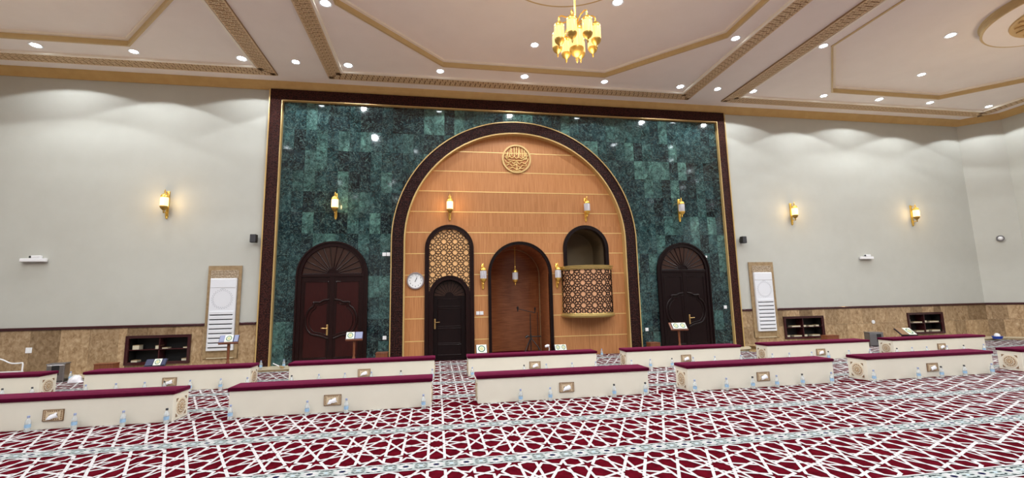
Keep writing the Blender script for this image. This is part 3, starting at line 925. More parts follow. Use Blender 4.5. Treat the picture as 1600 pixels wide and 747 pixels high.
def double_door(name, cx, hw, zs, m_frame, m_leaf, side, label):
    y = WY - 0.002
    d = empty(name, (cx, y, 0), 0, label, 'door', kind='structure')
    mb = MB()
    arch_band(mb, 0, zs, hw - 0.115, hw, -0.05, 0.0, n=40)
    arch_band(mb, 0, zs, hw - 0.035, hw + 0.004, -0.075, -0.045, n=40)
    arch_band(mb, 0, zs, hw - 0.125, hw - 0.10, -0.065, -0.02, n=40)
    mb.build('door_frame', m_frame, d, smooth=30)
    iw = hw - 0.115
    mb = MB(); mb.cbox(-iw, iw, -0.055, 0.0, zs - 0.05, zs + 0.03, 0.012); mb.build('transom', m_frame, d)
    mb = MB(); mb.prism([(-iw, zs + 0.0)] + arc(0, zs, iw, 32) + [(iw, zs)], -0.015, 0.0)
    tp = mb.build('fanlight', m_leaf, d)
    pcs = []; fan(pcs, 0.14, iw - 0.035, 13, zs + 0.03, 0, 0)
    for pts in pcs:
        mb = MB(); mb.prism(pts, -0.026, -0.014); mb.build('fan_blade', M['fan_brown'], tp)
    # fine raised ribs between the blades
    for k in range(14):
        a = pi * k / 13
        mb = MB(); mb.tube([(0.14 * cos(a), -0.03, max(0.14 * sin(a), 0.01) + zs + 0.03), ((iw - 0.04) * cos(a), -0.03, max((iw - 0.04) * sin(a), 0.01) + zs + 0.03)], 0.014, 6)
        mb.build('fan_rib', m_frame, tp)
    mb = MB(); mb.prism([(-0.11, zs + 0.03)] + arc(0, zs + 0.03, 0.11, 16)[1:-1] + [(0.11, zs + 0.03)], -0.045, -0.01)
    arch_band(mb, 0, zs + 0.03, 0.115, 0.14, -0.055, -0.01, zs + 0.03, 16)
    mb.build('fan_hub', m_frame, tp)
    for s in (-1, 1):
        x0, x1 = sorted((s * 0.012, s * iw))
        lf = MB(); lf.cbox(x0, x1, -0.03, 0.0, 0.01, zs - 0.05, 0.006)
        st = MB(); st.ring([(x0 + 0.10, 0.22), (x1 - 0.10, 0.22), (x1 - 0.10, zs - 0.17), (x0 + 0.10, zs - 0.17)], [(x0, 0.01), (x1, 0.01), (x1, zs - 0.05), (x0, zs - 0.05)], -0.038, -0.028)
        leaf = lf.build('door_leaf', m_leaf, d)
        st.build('stile_frame', m_frame, leaf)
        mb = MB()
        top, a, b = zs - 0.16, s * 0.09, s * (iw - 0.09)
        # ogee medallion moulding that spans both leaves
        up = curve([(s * 0.06, 1.60), (s * 0.20, 1.575), (s * 0.27, 1.535), (s * 0.41, 1.53), (s * 0.42, 1.45), (s * 0.52, 1.36), (s * 0.585, 1.20), (s * 0.595, 1.06), (s * 0.555, 0.90), (s * 0.47, 0.79), (s * 0.40, 0.76), (s * 0.28, 0.735), (s * 0.17, 0.70), (s * 0.06, 0.655)], 6)
        mb.tube([(x, -0.034, z) for x, z in up], 0.027, 8)
        in_ = [(x * 0.86, 1.12 + (z - 1.12) * 0.86) for x, z in up]
        mb.tube([(x, -0.032, z) for x, z in in_], 0.012, 6)
        mb.build('medallion_moulding', m_frame, leaf, smooth=60)
        mb = MB()
        mb.tube([(a, -0.032, 1.66), (a, -0.032, top), (b, -0.032, top), (b, -0.032, 0.2), (a, -0.032, 0.2), (a, -0.032, 0.6)], 0.016, 6)
        mb.build('panel_moulding', m_frame, leaf)
    mb = MB(); mb.cbox(-0.05, 0.05, -0.05, -0.02, 0.01, zs - 0.05, 0.008); mb.build('astragal', m_frame, d)
    handle(d, side * 0.085, -0.034, 0.865, side)
    return d
double_door('door_1', -2.552, 0.845, 2.20, M['dark_wood'], M['dark_leaf'], -1, 'tall dark mahogany arched double door in the green marble on the left')
double_door('door_3', 6.892, 0.80, 2.22, M['ebony'], M['ebony'], 1, 'nearly black arched double door in the green marble on the right')

# ---------- lattice helper: plate pierced by polygon holes, in a u,v rectangle
def clip(poly, nx, ny, d):
    out = []
    for i in range(len(poly)):
        a, b = poly[i], poly[(i + 1) % len(poly)]
        da, db = a[0] * nx + a[1] * ny - d, b[0] * nx + b[1] * ny - d
        if da <= 0: out.append(a)
        if (da < 0 < db) or (db < 0 < da):
            t = da / (da - db); out.append((a[0] + t * (b[0] - a[0]), a[1] + t * (b[1] - a[1])))
    return out
def lattice_cells(p, bar=0.030):
    """cells of one repeating square of side p: (centre, cell polygon, hole polygon)"""
    sites = [(0, 0, 1.9)]
    for k in range(8):
        a = pi / 4 * k + pi / 8
        sites.append((0.272 * cos(a), 0.272 * sin(a), 1.0))
    sites += [(0.5, 0.5, 1.25), (0.5, 0.0, 0.9), (0, 0.5, 0.9)]
    for sx in (1, -1):
        for sy in (1, -1):
            pass
    allp = [((x + i), (y + j), w) for x, y, w in sites for i in (-1, 0, 1) for j in (-1, 0, 1)]
    cells = []
    for x, y, w in sites:
        poly = [(x - 1, y - 1), (x + 1, y - 1), (x + 1, y + 1), (x - 1, y + 1)]
        for ox, oy, ow in allp:
            if abs(ox - x) < 1e-9 and abs(oy - y) < 1e-9: continue
            dx, dy = ox - x, oy - y
            L = sqrt(dx * dx + dy * dy)
            f = 0.5 + 0.05 * (w - ow) / L
            mx, my = x + dx * f, y + dy * f
            poly = clip(poly, dx / L, dy / L, (mx * dx + my * dy) / L)
            if not poly: break
        if len(poly) < 3: continue
        hole = poly
        off = bar
        n = len(poly)
        for i in range(n):
            a, b = poly[i], poly[(i + 1) % n]
            L = sqrt((b[0] - a[0]) ** 2 + (b[1] - a[1]) ** 2)
            if L < 1e-6: continue
            nx, ny = (b[1] - a[1]) / L, -(b[0] - a[0]) / L
            if nx * (x - a[0]) + ny * (y - a[1]) > 0: nx, ny = -nx, -ny
            hole = clip(hole, nx, ny, nx * a[0] + ny * a[1] - off)
        cells.append(((x * p, y * p), [(a * p, b * p) for a, b in poly], [(a * p, b * p) for a, b in hole]))
    return cells
def lattice(p, u0, u1, v0, v1, keep, place, th, bar=0.030):
    """dark plate made of rings around the holes; place(u, v, depth) maps to space"""
    mb = MB()
    cells = lattice_cells(p, bar)
    for i in range(int(u0 / p) - 2, int(u1 / p) + 3):
        for j in range(int(v0 / p) - 2, int(v1 / p) + 3):
            for (cx, cy), poly, hole in cells:
                U, V = i * p + cx, j * p + cy
                if not keep(U, V): continue
                if len(hole) < 3: continue
                # resample hole by angle so that ring quads match the cell outline
                n = 12
                def at(pl, an):
                    dx, dy = cos(an), sin(an); best = None
                    for q in range(len(pl)):
                        a, b = pl[q], pl[(q + 1) % len(pl)]
                        ax, ay, bx, by = a[0] - cx, a[1] - cy, b[0] - cx, b[1] - cy
                        den = dx * (by - ay) - dy * (bx - ax)
                        if abs(den) < 1e-12: continue
                        s = (ax * (by - ay) - ay * (bx - ax)) / den
                        w = (ax * dy - ay * dx) / den
                        if s > 0 and -1e-6 <= w <= 1 + 1e-6 and (best is None or s < best): best = s
                    return (dx * (best or 0), dy * (best or 0))
                H, C = [], []
                for k in range(n):
                    an = 2 * pi * k / n
                    H.append(at(hole, an)); C.append(at(poly, an))
                def cl(q): return (min(max(U + q[0] , u0), u1), min(max(V + q[1], v0), v1))
                hv = [cl(q) for q in H]; cv = [cl(q) for q in C]
                vs = [place(*q, 0) for q in hv] + [place(*q, 0) for q in cv] + [place(*q, th) for q in hv]
                fs = []
                for k in range(n):
                    k2 = (k + 1) % n
                    fs += [(k, k2, n + k2, n + k), (k, 2 * n + k, 2 * n + k2, k2)]
                mb.add(vs, fs)
    return mb

# ---------- small door with lattice overpanel
sd = empty('door_2', (0.327, YP, 0), 0, 'narrow dark wooden arched door under a pierced lattice panel, beside the wall clock', 'door', kind='structure')
mb = MB()
arch_band(mb, 0, 2.87, 0.545, 0.632, -0.05, 0.05, n=40)
arch_band(mb, 0, 2.87, 0.60, 0.636, -0.065, -0.04, n=40)
arch_band(mb, 0, 2.87, 0.525, 0.55, -0.06, 0.05, n=40)
mb.build('door_frame', M['dark_wood'], sd, smooth=30)
mb = MB()
arch_band(mb, 0, 1.63, 0.44, 0.53, -0.045, 0.25, n=36)
arch_band(mb, 0, 1.63, 0.425, 0.455, -0.055, 0.25, n=36)
arch_band(mb, 0, 1.63, 0.50, 0.535, -0.06, 0.0, n=36)
mb.build('inner_frame', M['dark_wood'], sd, smooth=30)
lw = 0.53
mb = MB()
mb.prism([(-lw, 1.62), (-lw, 2.87)] + arc(0, 2.87, lw, 24)[1:-1] + [(lw, 2.87), (lw, 1.62)] + [(x, z) for x, z in arc(0, 1.63, 0.5, 20)[::-1]], 0.014, 0.03)
mb.build('lattice_backing', M['lattice_back'], sd)
def keep_sd(u, v):
    if v > 2.87: return u * u + (v - 2.87) ** 2 < (lw + 0.03) ** 2
    if v < 1.55: return False
    if v < 2.2: return u * u + (v - 1.63) ** 2 > 0.5 ** 2 and abs(u) < lw + 0.05
    return abs(u) < lw + 0.05
mb = lattice(0.292, -lw - 0.02, lw + 0.02, 1.55, 3.42, keep_sd, lambda u, v, dd: (u, 0.002 + dd, v), 0.010, 0.028)
mb.build('lattice', M['dark_wood'], sd)
lfm = MB()
lfm.prism([(-0.44, 0.01), (-0.44, 1.63)] + arc(0, 1.63, 0.44, 24)[1:-1] + [(0.44, 1.63), (0.44, 0.01)], 0.17, 0.21)
leaf = lfm.build('door_leaf', M['ebony'], sd)
pcs = []; fan(pcs, 0.12, 0.40, 11, 1.62, 0, 0, 0.010)
for pts in pcs:
    mb = MB(); mb.prism(pts, 0.155, 0.172); mb.build('fan_blade', M['fan_brown'], leaf)
for z0, z1 in ((1.36, 1.56), (0.85, 1.30), (0.42, 0.80), (0.12, 0.38)):
    mb = MB(); mb.tube([(-0.3, 0.165, z0), (-0.3, 0.165, z1), (0.3, 0.165, z1), (0.3, 0.165, z0)], 0.012, 6, closed=True)
    mb.build('panel_moulding', M['dark_wood'], leaf)
handle(sd, -0.375, 0.168, 0.92, 1)
mb = MB(); mb.box(-0.53, 0.53, 0.0, 0.26, 0.0, 0.012); mb.build('threshold', M['ebony'], sd)

# ---------- mihrab niche
mh = empty('mihrab_niche', (2.205, YP, 0), 0, 'arched prayer niche lined with horizontal grained dark red wood', 'niche', kind='structure')
mb = MB()
arch_band(mb, 0, 2.19, 0.79, 0.865, -0.06, 0.05, n=48)
arch_band(mb, 0, 2.19, 0.84, 0.87, -0.075, -0.04, n=48)
mb.build('niche_frame', M['ebony'], mh, smooth=30)
mb = MB()
A = arch_line(0, 2.19, 0.79, 0, 40)
for (x0, z0), (x1, z1) in zip(A, A[1:]):
    mb.quad((x0, 0.0, z0), (x1, 0.0, z1), (x1, 1.15, z1), (x0, 1.15, z0))
mb.build('niche_reveal', M['niche_wood'], mh, smooth=30)
mb = MB()
NZ, NA = 36, 24
rows = []
for i in range(NZ + 1):
    z = 2.19 * i / 18 if i <= 18 else 2.19 + 0.79 * sin(pi / 2 * (i - 18) / 18)
    w = half_at(z, 2.19, 0.79) if i < NZ else 0.001
    rows.append([(-w * cos(pi * k / NA), 1.15 + 0.45 * w / 0.79 * sin(pi * k / NA), z) for k in range(NA + 1)])
vs = [p for r in rows for p in r]
fs = [(i * (NA + 1) + k, i * (NA + 1) + k + 1, (i + 1) * (NA + 1) + k + 1, (i + 1) * (NA + 1) + k) for i in range(NZ) for k in range(NA)]
mb.add(vs, fs); mb.build('niche_back', M['niche_wood'], mh, smooth=60)
mb = MB(); arch_band(mb, 0, 2.19, 0.778, 0.789, 1.135, 1.15, n=48); mb.build('gold_line', M['tan_wood'], mh)

# ---------- minbar: arched opening and curved balcony
mn = empty('minbar_opening', (4.075, YP, 0), 0, 'dark arched opening above the curved lattice balcony', 'opening', kind='structure')
mb = MB()
arch_band(mb, 0, 2.87, 0.56, 0.652, -0.05, 0.10, 2.30, 40)
arch_band(mb, 0, 2.87, 0.555, 0.575, -0.06, 0.10, 2.30, 40)
mb.build('opening_frame', M['ebony'], mn, smooth=30)
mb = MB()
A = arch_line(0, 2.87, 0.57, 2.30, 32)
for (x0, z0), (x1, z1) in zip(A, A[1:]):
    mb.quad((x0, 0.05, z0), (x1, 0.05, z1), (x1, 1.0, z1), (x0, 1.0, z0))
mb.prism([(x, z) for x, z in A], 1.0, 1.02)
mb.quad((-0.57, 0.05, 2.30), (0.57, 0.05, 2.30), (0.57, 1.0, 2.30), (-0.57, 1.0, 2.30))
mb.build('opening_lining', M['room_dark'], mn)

bal = empty('minbar_balcony', (4.05, YP - 0.006, 0), 0, 'curved minbar balcony with dark star lattice between antique gold rims', 'balcony')
BR, BD = 0.69, 0.62
def bow(a, off=0.0):   # a: 0..pi
    return ((BR + off) * -cos(a), -(BD + off) * sin(a))
def bow_ring(mb, prof, n=40, mi=0):
    vs, fs = [], []
    k = len(prof)
    for i in range(n + 1):
        a = pi * i / n
        for off, z in prof:
            x, y = bow(a, off); vs.append((x, y, z))
    for i in range(n):
        for j in range(k):
            j2 = (j + 1) % k
            fs.append((i * k + j, i * k + j2, (i + 1) * k + j2, (i + 1) * k + j))
    fs += [tuple(range(k)), tuple(n * k + j for j in range(k))]
    mb.add(vs, fs, mi)
mb = MB(); bow_ring(mb, [(-0.03, 2.26), (0.025, 2.26), (0.03, 2.285), (0.045, 2.30), (0.045, 2.33), (0.06, 2.345), (0.06, 2.365), (-0.03, 2.365)])
mb.build('top_rim', M['antique_gold'], bal, smooth=30)
mb = MB(); bow_ring(mb, [(-0.03, 1.12), (0.025, 1.12), (0.03, 1.10), (0.05, 1.085), (0.055, 1.05), (0.04, 1.02), (0.02, 1.005), (-0.03, 1.005)])
mb.build('bottom_rim', M['antique_gold'], bal, smooth=30)
mb = MB()
pts = [bow(pi * i / 40, 0.01) for i in range(41)]
mb.add([(x, y, 1.006) for x, y in pts] + [(x, y, 1.02) for x, y in pts], [tuple(range(41)), tuple(range(81, 40, -1))])
mb.build('balcony_floor', M['dark_wood'], bal)
mb = MB(); bow_ring(mb, [(-0.03, 1.11), (-0.002, 1.11), (-0.002, 2.27), (-0.03, 2.27)]); mb.build('lattice_backing', M['lattice_back2'], bal, smooth=40)
# arc length table
tab = [0.0]; NSEG = 200
for i in range(NSEG):
    p, q = bow(pi * i / NSEG), bow(pi * (i + 1) / NSEG); tab.append(tab[-1] + math.hypot(q[0] - p[0], q[1] - p[1]))
LT = tab[-1]
def a_of(s):
    s = min(max(s, 0), LT)
    lo, hi = 0, NSEG
    while hi - lo > 1:
        m = (lo + hi) // 2
        if tab[m] <= s: lo = m
        else: hi = m
    return pi * (lo + (s - tab[lo]) / max(tab[lo + 1] - tab[lo], 1e-9)) / NSEG
pl = LT / 7
def place_b(u, v, dd):
    x, y = bow(a_of(u), 0.012 - dd); return (x, y, v)
mb = lattice(pl, 0, LT, 1.115, 2.265, lambda u, v: 0.0 <= u <= LT and 1.09 < v < 2.29, place_b, 0.012, 0.034)
mb.build('lattice', M['ebony'], bal)
for e in (0, pi):
    mb = MB(); x, y = bow(e); mb.box(x - 0.012, x + 0.012, -0.03, 0.0, 1.1, 2.28); mb.build('edge_strip', M['antique_gold'], bal)

# ================================================================== SCONCES
def lantern(parent, cx, cy, cz, s, lit_mat, n=16, cap='brass'):
    """glass body between two brass caps, finials top and bottom; s = scale"""
    mb = MB(); mb.lathe([(0.070 * s, -0.105 * s), (0.074 * s, -0.09 * s), (0.074 * s, 0.09 * s), (0.070 * s, 0.105 * s)], (cx, cy, cz), n)
    # ribs
    for k in range(12):
        a = 2 * pi * k / 12
        mb.tube([(cx + 0.074 * s * cos(a), cy + 0.074 * s * sin(a), cz - 0.095 * s), (cx + 0.074 * s * cos(a), cy + 0.074 * s * sin(a), cz + 0.095 * s)], 0.006 * s, 4)
    g = mb.build('glass_shade', lit_mat, parent, smooth=50)
    mb = MB(); mb.lathe([(0.078 * s, 0.0), (0.080 * s, 0.02 * s), (0.070 * s, 0.05 * s), (0.045 * s, 0.078 * s), (0.016 * s, 0.09 * s), (0.012 * s, 0.12 * s), (0.018 * s, 0.135 * s), (0.006 * s, 0.17 * s), (0.0, 0.20 * s)], (cx, cy, cz + 0.10 * s), n)
    mb.build('top_cap', M['brass'], parent, smooth=50)
    mb = MB(); mb.lathe([(0.0, -0.17 * s), (0.010 * s, -0.15 * s), (0.018 * s, -0.12 * s), (0.010 * s, -0.105 * s), (0.03 * s, -0.085 * s), (0.058 * s, -0.06 * s), (0.078 * s, -0.02 * s), (0.078 * s, 0.0)], (cx, cy, cz - 0.10 * s), n)
    mb.build('bottom_cap', M[cap], parent, smooth=50)
    return g
def sconce(x, y, z, lit, label, scale=1.0):
    s = empty('wall_sconce', (x, y, z), 0, label, 'wall lamp', 'brass lantern wall sconces')
    mb = MB()
    mb.cbox(-0.032 * scale, 0.032 * scale, -0.03, 0.0, -0.34 * scale, 0.29 * scale, 0.008)
    mb.lathe([(0.0, -0.05), (0.02, -0.04), (0.026, -0.02), (0.022, 0)], (0, -0.016, -0.34 * scale), 10)
    mb.build('backplate', M['brass'], s, smooth=40)
    yy = -0.155 * scale
    for zt in (0.24 * scale, -0.25 * scale):
        mb = MB(); mb.tube([(0, -0.02, zt - 0.03), (0, -0.06, zt), (0, yy * 0.8, zt + 0.005), (0, yy, zt - (0.01 if zt > 0 else -0.02))], 0.011 * scale, 8)
        mb.build('arm', M['brass'], s, smooth=50)
    lantern(s, 0, yy, 0.0, 1.05 * scale, M['glass_lit'] if lit else M['glass_off'], 16, 'bronze' if lit else 'brass')
    if lit:
        ld = bpy.data.lights.new('sconce_light', 'POINT'); ld.energy = 12; ld.color = WARM; ld.shadow_soft_size = 0.09
        lo = bpy.data.objects.new('sconce_light', ld); COL.objects.link(lo); lo.parent = s; lo.location = (0, yy - 0.10, 0)
    return s
WF = WY - 0.001
sconce(-6.37, WF, 3.97, True, 'lit brass wall sconce alone on the white wall left of the marble')
sconce(-2.53, WF, 3.99, True, 'lit brass sconce on the green marble above the left double door')
sconce(0.335, YP, 4.01, True, 'lit brass sconce on oak panelling above the pierced door lattice')
sconce(4.115, YP, 4.01, False, 'unlit brass sconce on oak panelling above the dark balcony opening')
sconce(6.91, WF, 4.01, False, 'unlit brass sconce on the green marble above the right double door')
sconce(10.58, WF, 3.95, True, 'lit brass sconce on right white wall nearer the marble frame')
sconce(14.94, WF, 3.95, True, 'lit brass sconce on right white wall nearer the room corner')
sconce(1.20, YP, 2.17, False, 'low unlit brass sconce just left of the prayer niche')
sconce(3.22, YP, 2.17, False, 'low unlit brass sconce between prayer niche and balcony')

pn = empty('pendant_lantern', (2.16, 12.3, 2.16), 0, 'small unlit brass lantern hanging on a chain inside the prayer niche', 'pendant lamp')
lantern(pn, 0, 0, 0, 1.0, M['glass_off'])
mb = MB()
mb.tube([(0, 0, 0.28), (0, 0, 0.80)], 0.006, 6)
for k in range(13): mb.lathe([(0.004, -0.012), (0.013, 0), (0.004, 0.012)], (0, 0, 0.30 + 0.04 * k), 8)
mb.lathe([(0.03, 0.0), (0.03, 0.012), (0.01, 0.02)], (0, 0, 0.785), 12)
mb.build('chain', M['brass'], pn, smooth=50)

# ================================================================== CHANDELIER
ch = empty('chandelier', (2.17, 6.3, 5.60), 0, 'brass chandelier of glowing glass lanterns hanging from the central ceiling rose', 'chandelier')
mb = MB(); mb.tube([(0, 0, 0.36), (0, 0, ZT - 0.20 - 5.60)], 0.014, 8)
mb.lathe([(0.05, 0.0), (0.12, 0.05), (0.13, 0.07)], (0, 0, ZT - 0.29 - 5.60), 20)
mb.build('stem', M['brass'], ch, smooth=50)
mb = MB(); mb.lathe([(0.0, 0.16), (0.03, 0.18), (0.05, 0.22), (0.03, 0.26), (0.055, 0.30), (0.03, 0.34), (0.014, 0.38)], (0, 0, 0), 16)
mb.build('hub', M['brass'], ch, smooth=50)
g = lantern(ch, 0, 0, -0.04, 1.45, M['glass_lit_ch'], 16, 'bronze')
for k in range(8):
    a = 2 * pi * k / 8 + radians(15)
    x, y = 0.31 * cos(a), 0.31 * sin(a)
    mb = MB(); mb.tube([(0.03 * cos(a), 0.03 * sin(a), 0.24), (0.15 * cos(a), 0.15 * sin(a), 0.31), (x * 0.85, y * 0.85, 0.31), (x, y, 0.27)], 0.010, 6)
    mb.build('arm', M['brass'], ch, smooth=50)
    lantern(ch, x, y, 0.0, 1.0, M['glass_lit_ch'], 12, 'bronze')
ld = bpy.data.lights.new('chandelier_light', 'POINT'); ld.energy = 95; ld.color = (1.0, 0.80, 0.52); ld.shadow_soft_size = 0.4
lo = bpy.data.objects.new('chandelier_light', ld); COL.objects.link(lo); lo.parent = ch; lo.location = (0, 0, -0.55)

for cx_ in (-8.46, 12.86):  # extra chandeliers out of view, added to brighten the ceiling
    c2 = copy_tree(ch); c2.location.x = cx_
    c2['label'] = 'added brass chandelier under the %s ceiling rose, outside the picture' % ('left' if cx_ < 0 else 'right')
# ================================================================== DOWNLIGHTS
_trim = MB(); _trim.lathe([(0.075, -0.004), (0.10, -0.012), (0.108, -0.006), (0.108, 0.0), (0.075, 0.0)], (0, 0, 0), 20, 0, False)
_trim_me = _trim.mesh('trim_ring', M['white_plastic'], 40)
_lens = MB(); _lens.lathe([(0.0, -0.006), (0.05, -0.0075), (0.074, -0.004)], (0, 0, 0), 20, 0, False)
_lens_me = _lens.mesh('lens', M['led'], 40)
def downlight(x, y, z, big, label, watt=None):
    o = empty('ceiling_downlight', (x, y, z), 0, label, 'downlight', 'recessed ceiling downlights')
    for nm, me in (('trim_ring', _trim_me), ('lens', _lens_me)):
        c = bpy.data.objects.new(nm, me); COL.objects.link(c); c.parent = o
        if big: c.scale = (1.15, 1.15, 1)
    ld = bpy.data.lights.new('downlight_spot', 'SPOT')
    ld.energy = watt or (BRIGHT_W if big else SMALL_W)
    ld.color = SPOT_COL
    ld.spot_size = radians(144 if big else 126); ld.spot_blend = 0.07; ld.shadow_soft_size = 0.06
    l = bpy.data.objects.new('downlight_spot', ld); COL.objects.link(l); l.parent = o; l.location = (0, 0, -0.03)
ORD = ['first', 'second', 'third', 'fourth', 'fifth', 'sixth', 'seventh', 'eighth', 'ninth', 'tenth', 'eleventh', 'twelfth', 'thirteenth', 'fourteenth', 'fifteenth']
ROWX = [(-8.55, 1), (-6.67, 0), (-4.46, 1), (-3.29, 0), (-2.11, 1), (0.07, 0), (2.2, 1), (4.35, 0), (6.52, 1), (7.63, 0), (8.72, 1), (11.0, 0), (12.89, 1), (14.7, 0), (16.9, 0)]
for i, (x, b) in enumerate(ROWX):
    downlight(x, 10.52, ZC, b, f'recessed downlight in the row along the front wall, {ORD[i]} from the left')
for x, b, l in ((-2.1, 1, 'bright downlight at top edge left of the central octagon tray'), (6.53, 0, 'downlight beside the right chamfer of the central octagon tray'), (8.77, 0, 'downlight beside carved band between central and right ceiling panels')):
    downlight(x, 8.24, ZC, b, l)
downlight(2.2, 9.30, ZT, 0, 'downlight inside the central tray just left of the chandelier')
downlight(3.51, 7.62, ZT, 1, 'bright downlight inside the central tray right of the chandelier')
downlight(11.57, 7.66, ZT, 1, 'bright downlight inside the right tray left of the ceiling rose')
downlight(12.86, 9.30, ZT, 0, 'small downlight in the middle of the right tray')
# ceiling layout carried on out of view, with stronger downlights added for brightness
REST = 'recessed downlight added unseen above or behind the camera'
for c in (-8.46, 2.2, 12.86):
    for dx, dy, b in ((0, -3.0, 0), (1.31, -1.34, 1), (-1.31, -1.34, 1), (-1.31, 1.34, 1), (1.31, 1.34, 1), (3.0, 0, 0), (-3.0, 0, 0), (0, 3.0, 0)):
        p = (c + dx, PYC + dy)
        if any(abs(p[0] - q[0]) < 0.1 and abs(p[1] - q[1]) < 0.1 for q in ((2.2, 9.30), (3.51, 7.62), (11.57, 7.66), (12.86, 9.30))): continue
        downlight(p[0], p[1], ZT, b, REST, REAR_W * 0.55)
for x, b in ROWX[::2]:
    downlight(x, 2.08, ZC, 1, REST, REAR_W)
    downlight(x, -1.5, ZC, 1, REST, REAR_W)
    downlight(x, -5.5, ZC, 1, REST, REAR_W)

# ================================================================== BENCHES
BL = 2.69; BDEP = 0.37; BH = 0.352; CUH = 0.05
bp = MB(); bp.cbox(0, BL, 0, BDEP, 0.0, BH, 0.008); BODY = bp.mesh('body', M['bench'])
cp = MB()
cp.cbox(-0.018, BL + 0.018, -0.02, BDEP + 0.01, BH, BH + CUH, 0.012)
CUSH = cp.mesh('cushion', M['velvet'], 40)
pq = MB()
pq.cbox(-0.115, 0.115, -0.012, 0.002, -0.07, 0.07, 0.004, 0)
for a, b, c, d in ((-0.115, 0.115, 0.062, 0.07), (-0.115, 0.115, -0.07, -0.062), (-0.115, -0.107, -0.07, 0.07), (0.107, 0.115, -0.07, 0.07)):
    pq.box(a, b, -0.016, 0, c, d, 1)
for i in range(5):
    z = -0.044 + 0.022 * i
    for s in (-1, 1):
        pq.prism([(s * 0.09 + 0.008 * cos(k * pi / 3), z + 0.008 * sin(k * pi / 3)) for k in range(6)], -0.017, 0, 1)
for i in range(6):
    for s in (-1, 1):
        x = -0.06 + 0.024 * i
        pq.prism([(x + 0.007 * cos(k * pi / 3), s * 0.05 + 0.007 * sin(k * pi / 3)) for k in range(6)], -0.017, 0, 1)
pq.prism([(0.05 * cos(k * pi / 6), 0.016 * sin(k * pi / 6)) for k in range(12)], -0.0145, 0, 2)
PLQ = pq.mesh('tissue_plaque', [M['plaque'], M['plaque_dark'], M['black_gloss']])
def tissue_mesh(seed):
    rg = random.Random(seed); t = MB(); n, m = 7, 4
    vs = []
    for j in range(m):
        for i in range(n):
            u = i / (n - 1) - 0.5; v = j / (m - 1)
            vs.append((u * (0.085 + 0.045 * v) + rg.uniform(-.004, .004), -0.016 - 0.022 * sin(v * 2.2) + rg.uniform(-.006, .006), 0.018 - 0.058 * v + 0.03 * u + rg.uniform(-.005, .005)))
    fs = [(j * n + i, j * n + i + 1, (j + 1) * n + i + 1, (j + 1) * n + i) for j in range(m - 1) for i in range(n - 1)]
    t.add(vs, fs); return t.mesh('tissue', M['tissue'], 60)
TIS = [tissue_mesh(i) for i in range(3)]
eo = MB()   # carved end medallion, lies in the YZ plane, faces -X
def yz(poly, x0, x1, mi):
    n = len(poly)
    vs = [(x0, a, b) for a, b in poly] + [(x1, a, b) for a, b in poly]
    eo.add(vs, [tuple(range(n)), tuple(range(2 * n - 1, n - 1, -1))] + [(i, (i + 1) % n, n + (i + 1) % n, n + i) for i in range(n)], mi)
def circ(r, n=24, c=(0, 0)): return [(c[0] + r * cos(2 * pi * k / n), c[1] + r * sin(2 * pi * k / n)) for k in range(n)]
yz([(-0.125, -0.125), (0.125, -0.125), (0.125, 0.125), (-0.125, 0.125)], -0.004, 0.002, 0)
for r, x, mi in ((0.107, -0.008, 2), (0.100, -0.009, 0), (0.088, -0.010, 1), (0.080, -0.012, 2), (0.064, -0.014, 0), (0.054, -0.016, 1), (0.045, -0.017, 2), (0.030, -0.018, 1), (0.018, -0.020, 2)):
    yz(circ(r), x, 0, mi)
for k in range(16):
    a = 2 * pi * k / 16; yz(circ(0.007, 8, (0.098 * cos(a), 0.098 * sin(a))), -0.013, 0, 2)
for k in range(12):
    a = 2 * pi * k / 12; yz(circ(0.006, 8, (0.073 * cos(a), 0.073 * sin(a))), -0.017, 0, 1)
for sy in (-1, 1):
    for sz in (-1, 1):
        yz([(sy * 0.118, sz * 0.118), (sy * 0.118, sz * 0.075), (sy * 0.105, sz * 0.09), (sy * 0.09, sz * 0.105), (sy * 0.075, sz * 0.118)], -0.010, 0, 1)
END = eo.mesh('end_medallion', [M['bench'], M['plaque_dark'], M['plaque']])
def link(name, me, parent, loc=(0, 0, 0), rz=0):
    o = bpy.data.objects.new(name, me); COL.objects.link(o); o.parent = parent; o.location = loc; o.rotation_euler.z = rz
    return o
def bench(x, y, label, plaque_x, row, i):
    o = empty('prayer_bench', (x, y, 0), 0, label, 'bench', f'low cream benches in the {row} row')
    link('body', BODY, o); link('cushion', CUSH, o)
    p = link('tissue_plaque', PLQ, o, (plaque_x, 0.0, 0.171))
    link('tissue', TIS[i % 3], p)
    link('end_medallion', END, o, (0, BDEP / 2, 0.165))
    link('end_medallion', END, o, (BL, BDEP / 2, 0.165), pi)
    return o
PIT = 3.362
FY, BY = 6.80, 9.20
fdesc = {-1: 'front row bench cut by the left picture edge', 0: 'front row bench just left of the central aisle', 1: 'front row bench just right of the central aisle',
         2: 'front row bench second right of the central aisle', 3: 'front row bench third right of the central aisle', 4: 'front row bench at right picture edge'}
bdesc = {-2: 'back row bench cut by the left picture edge', -1: 'back row bench before the left bookshelf', 0: 'back row bench before the left double door', 1: 'back row bench before the prayer niche',
         2: 'back row bench before the right double door', 3: 'back row bench before the middle wall bookshelf', 4: 'back row bench before the rightmost bookshelf'}
for k, dsc in fdesc.items():
    px = {-1: 1.33, 0: 1.335, 1: 1.355, 2: 1.345, 3: 1.34}.get(k, 1.34)
    bench(-2.765 + PIT * k, FY, f'cream {dsc}, maroon cushion top', px, 'front', k + 1)
for k, dsc in bdesc.items():
    bench(-2.735 + PIT * k, BY, f'cream {dsc}, maroon cushion top', 1.36, 'back', k + 2)

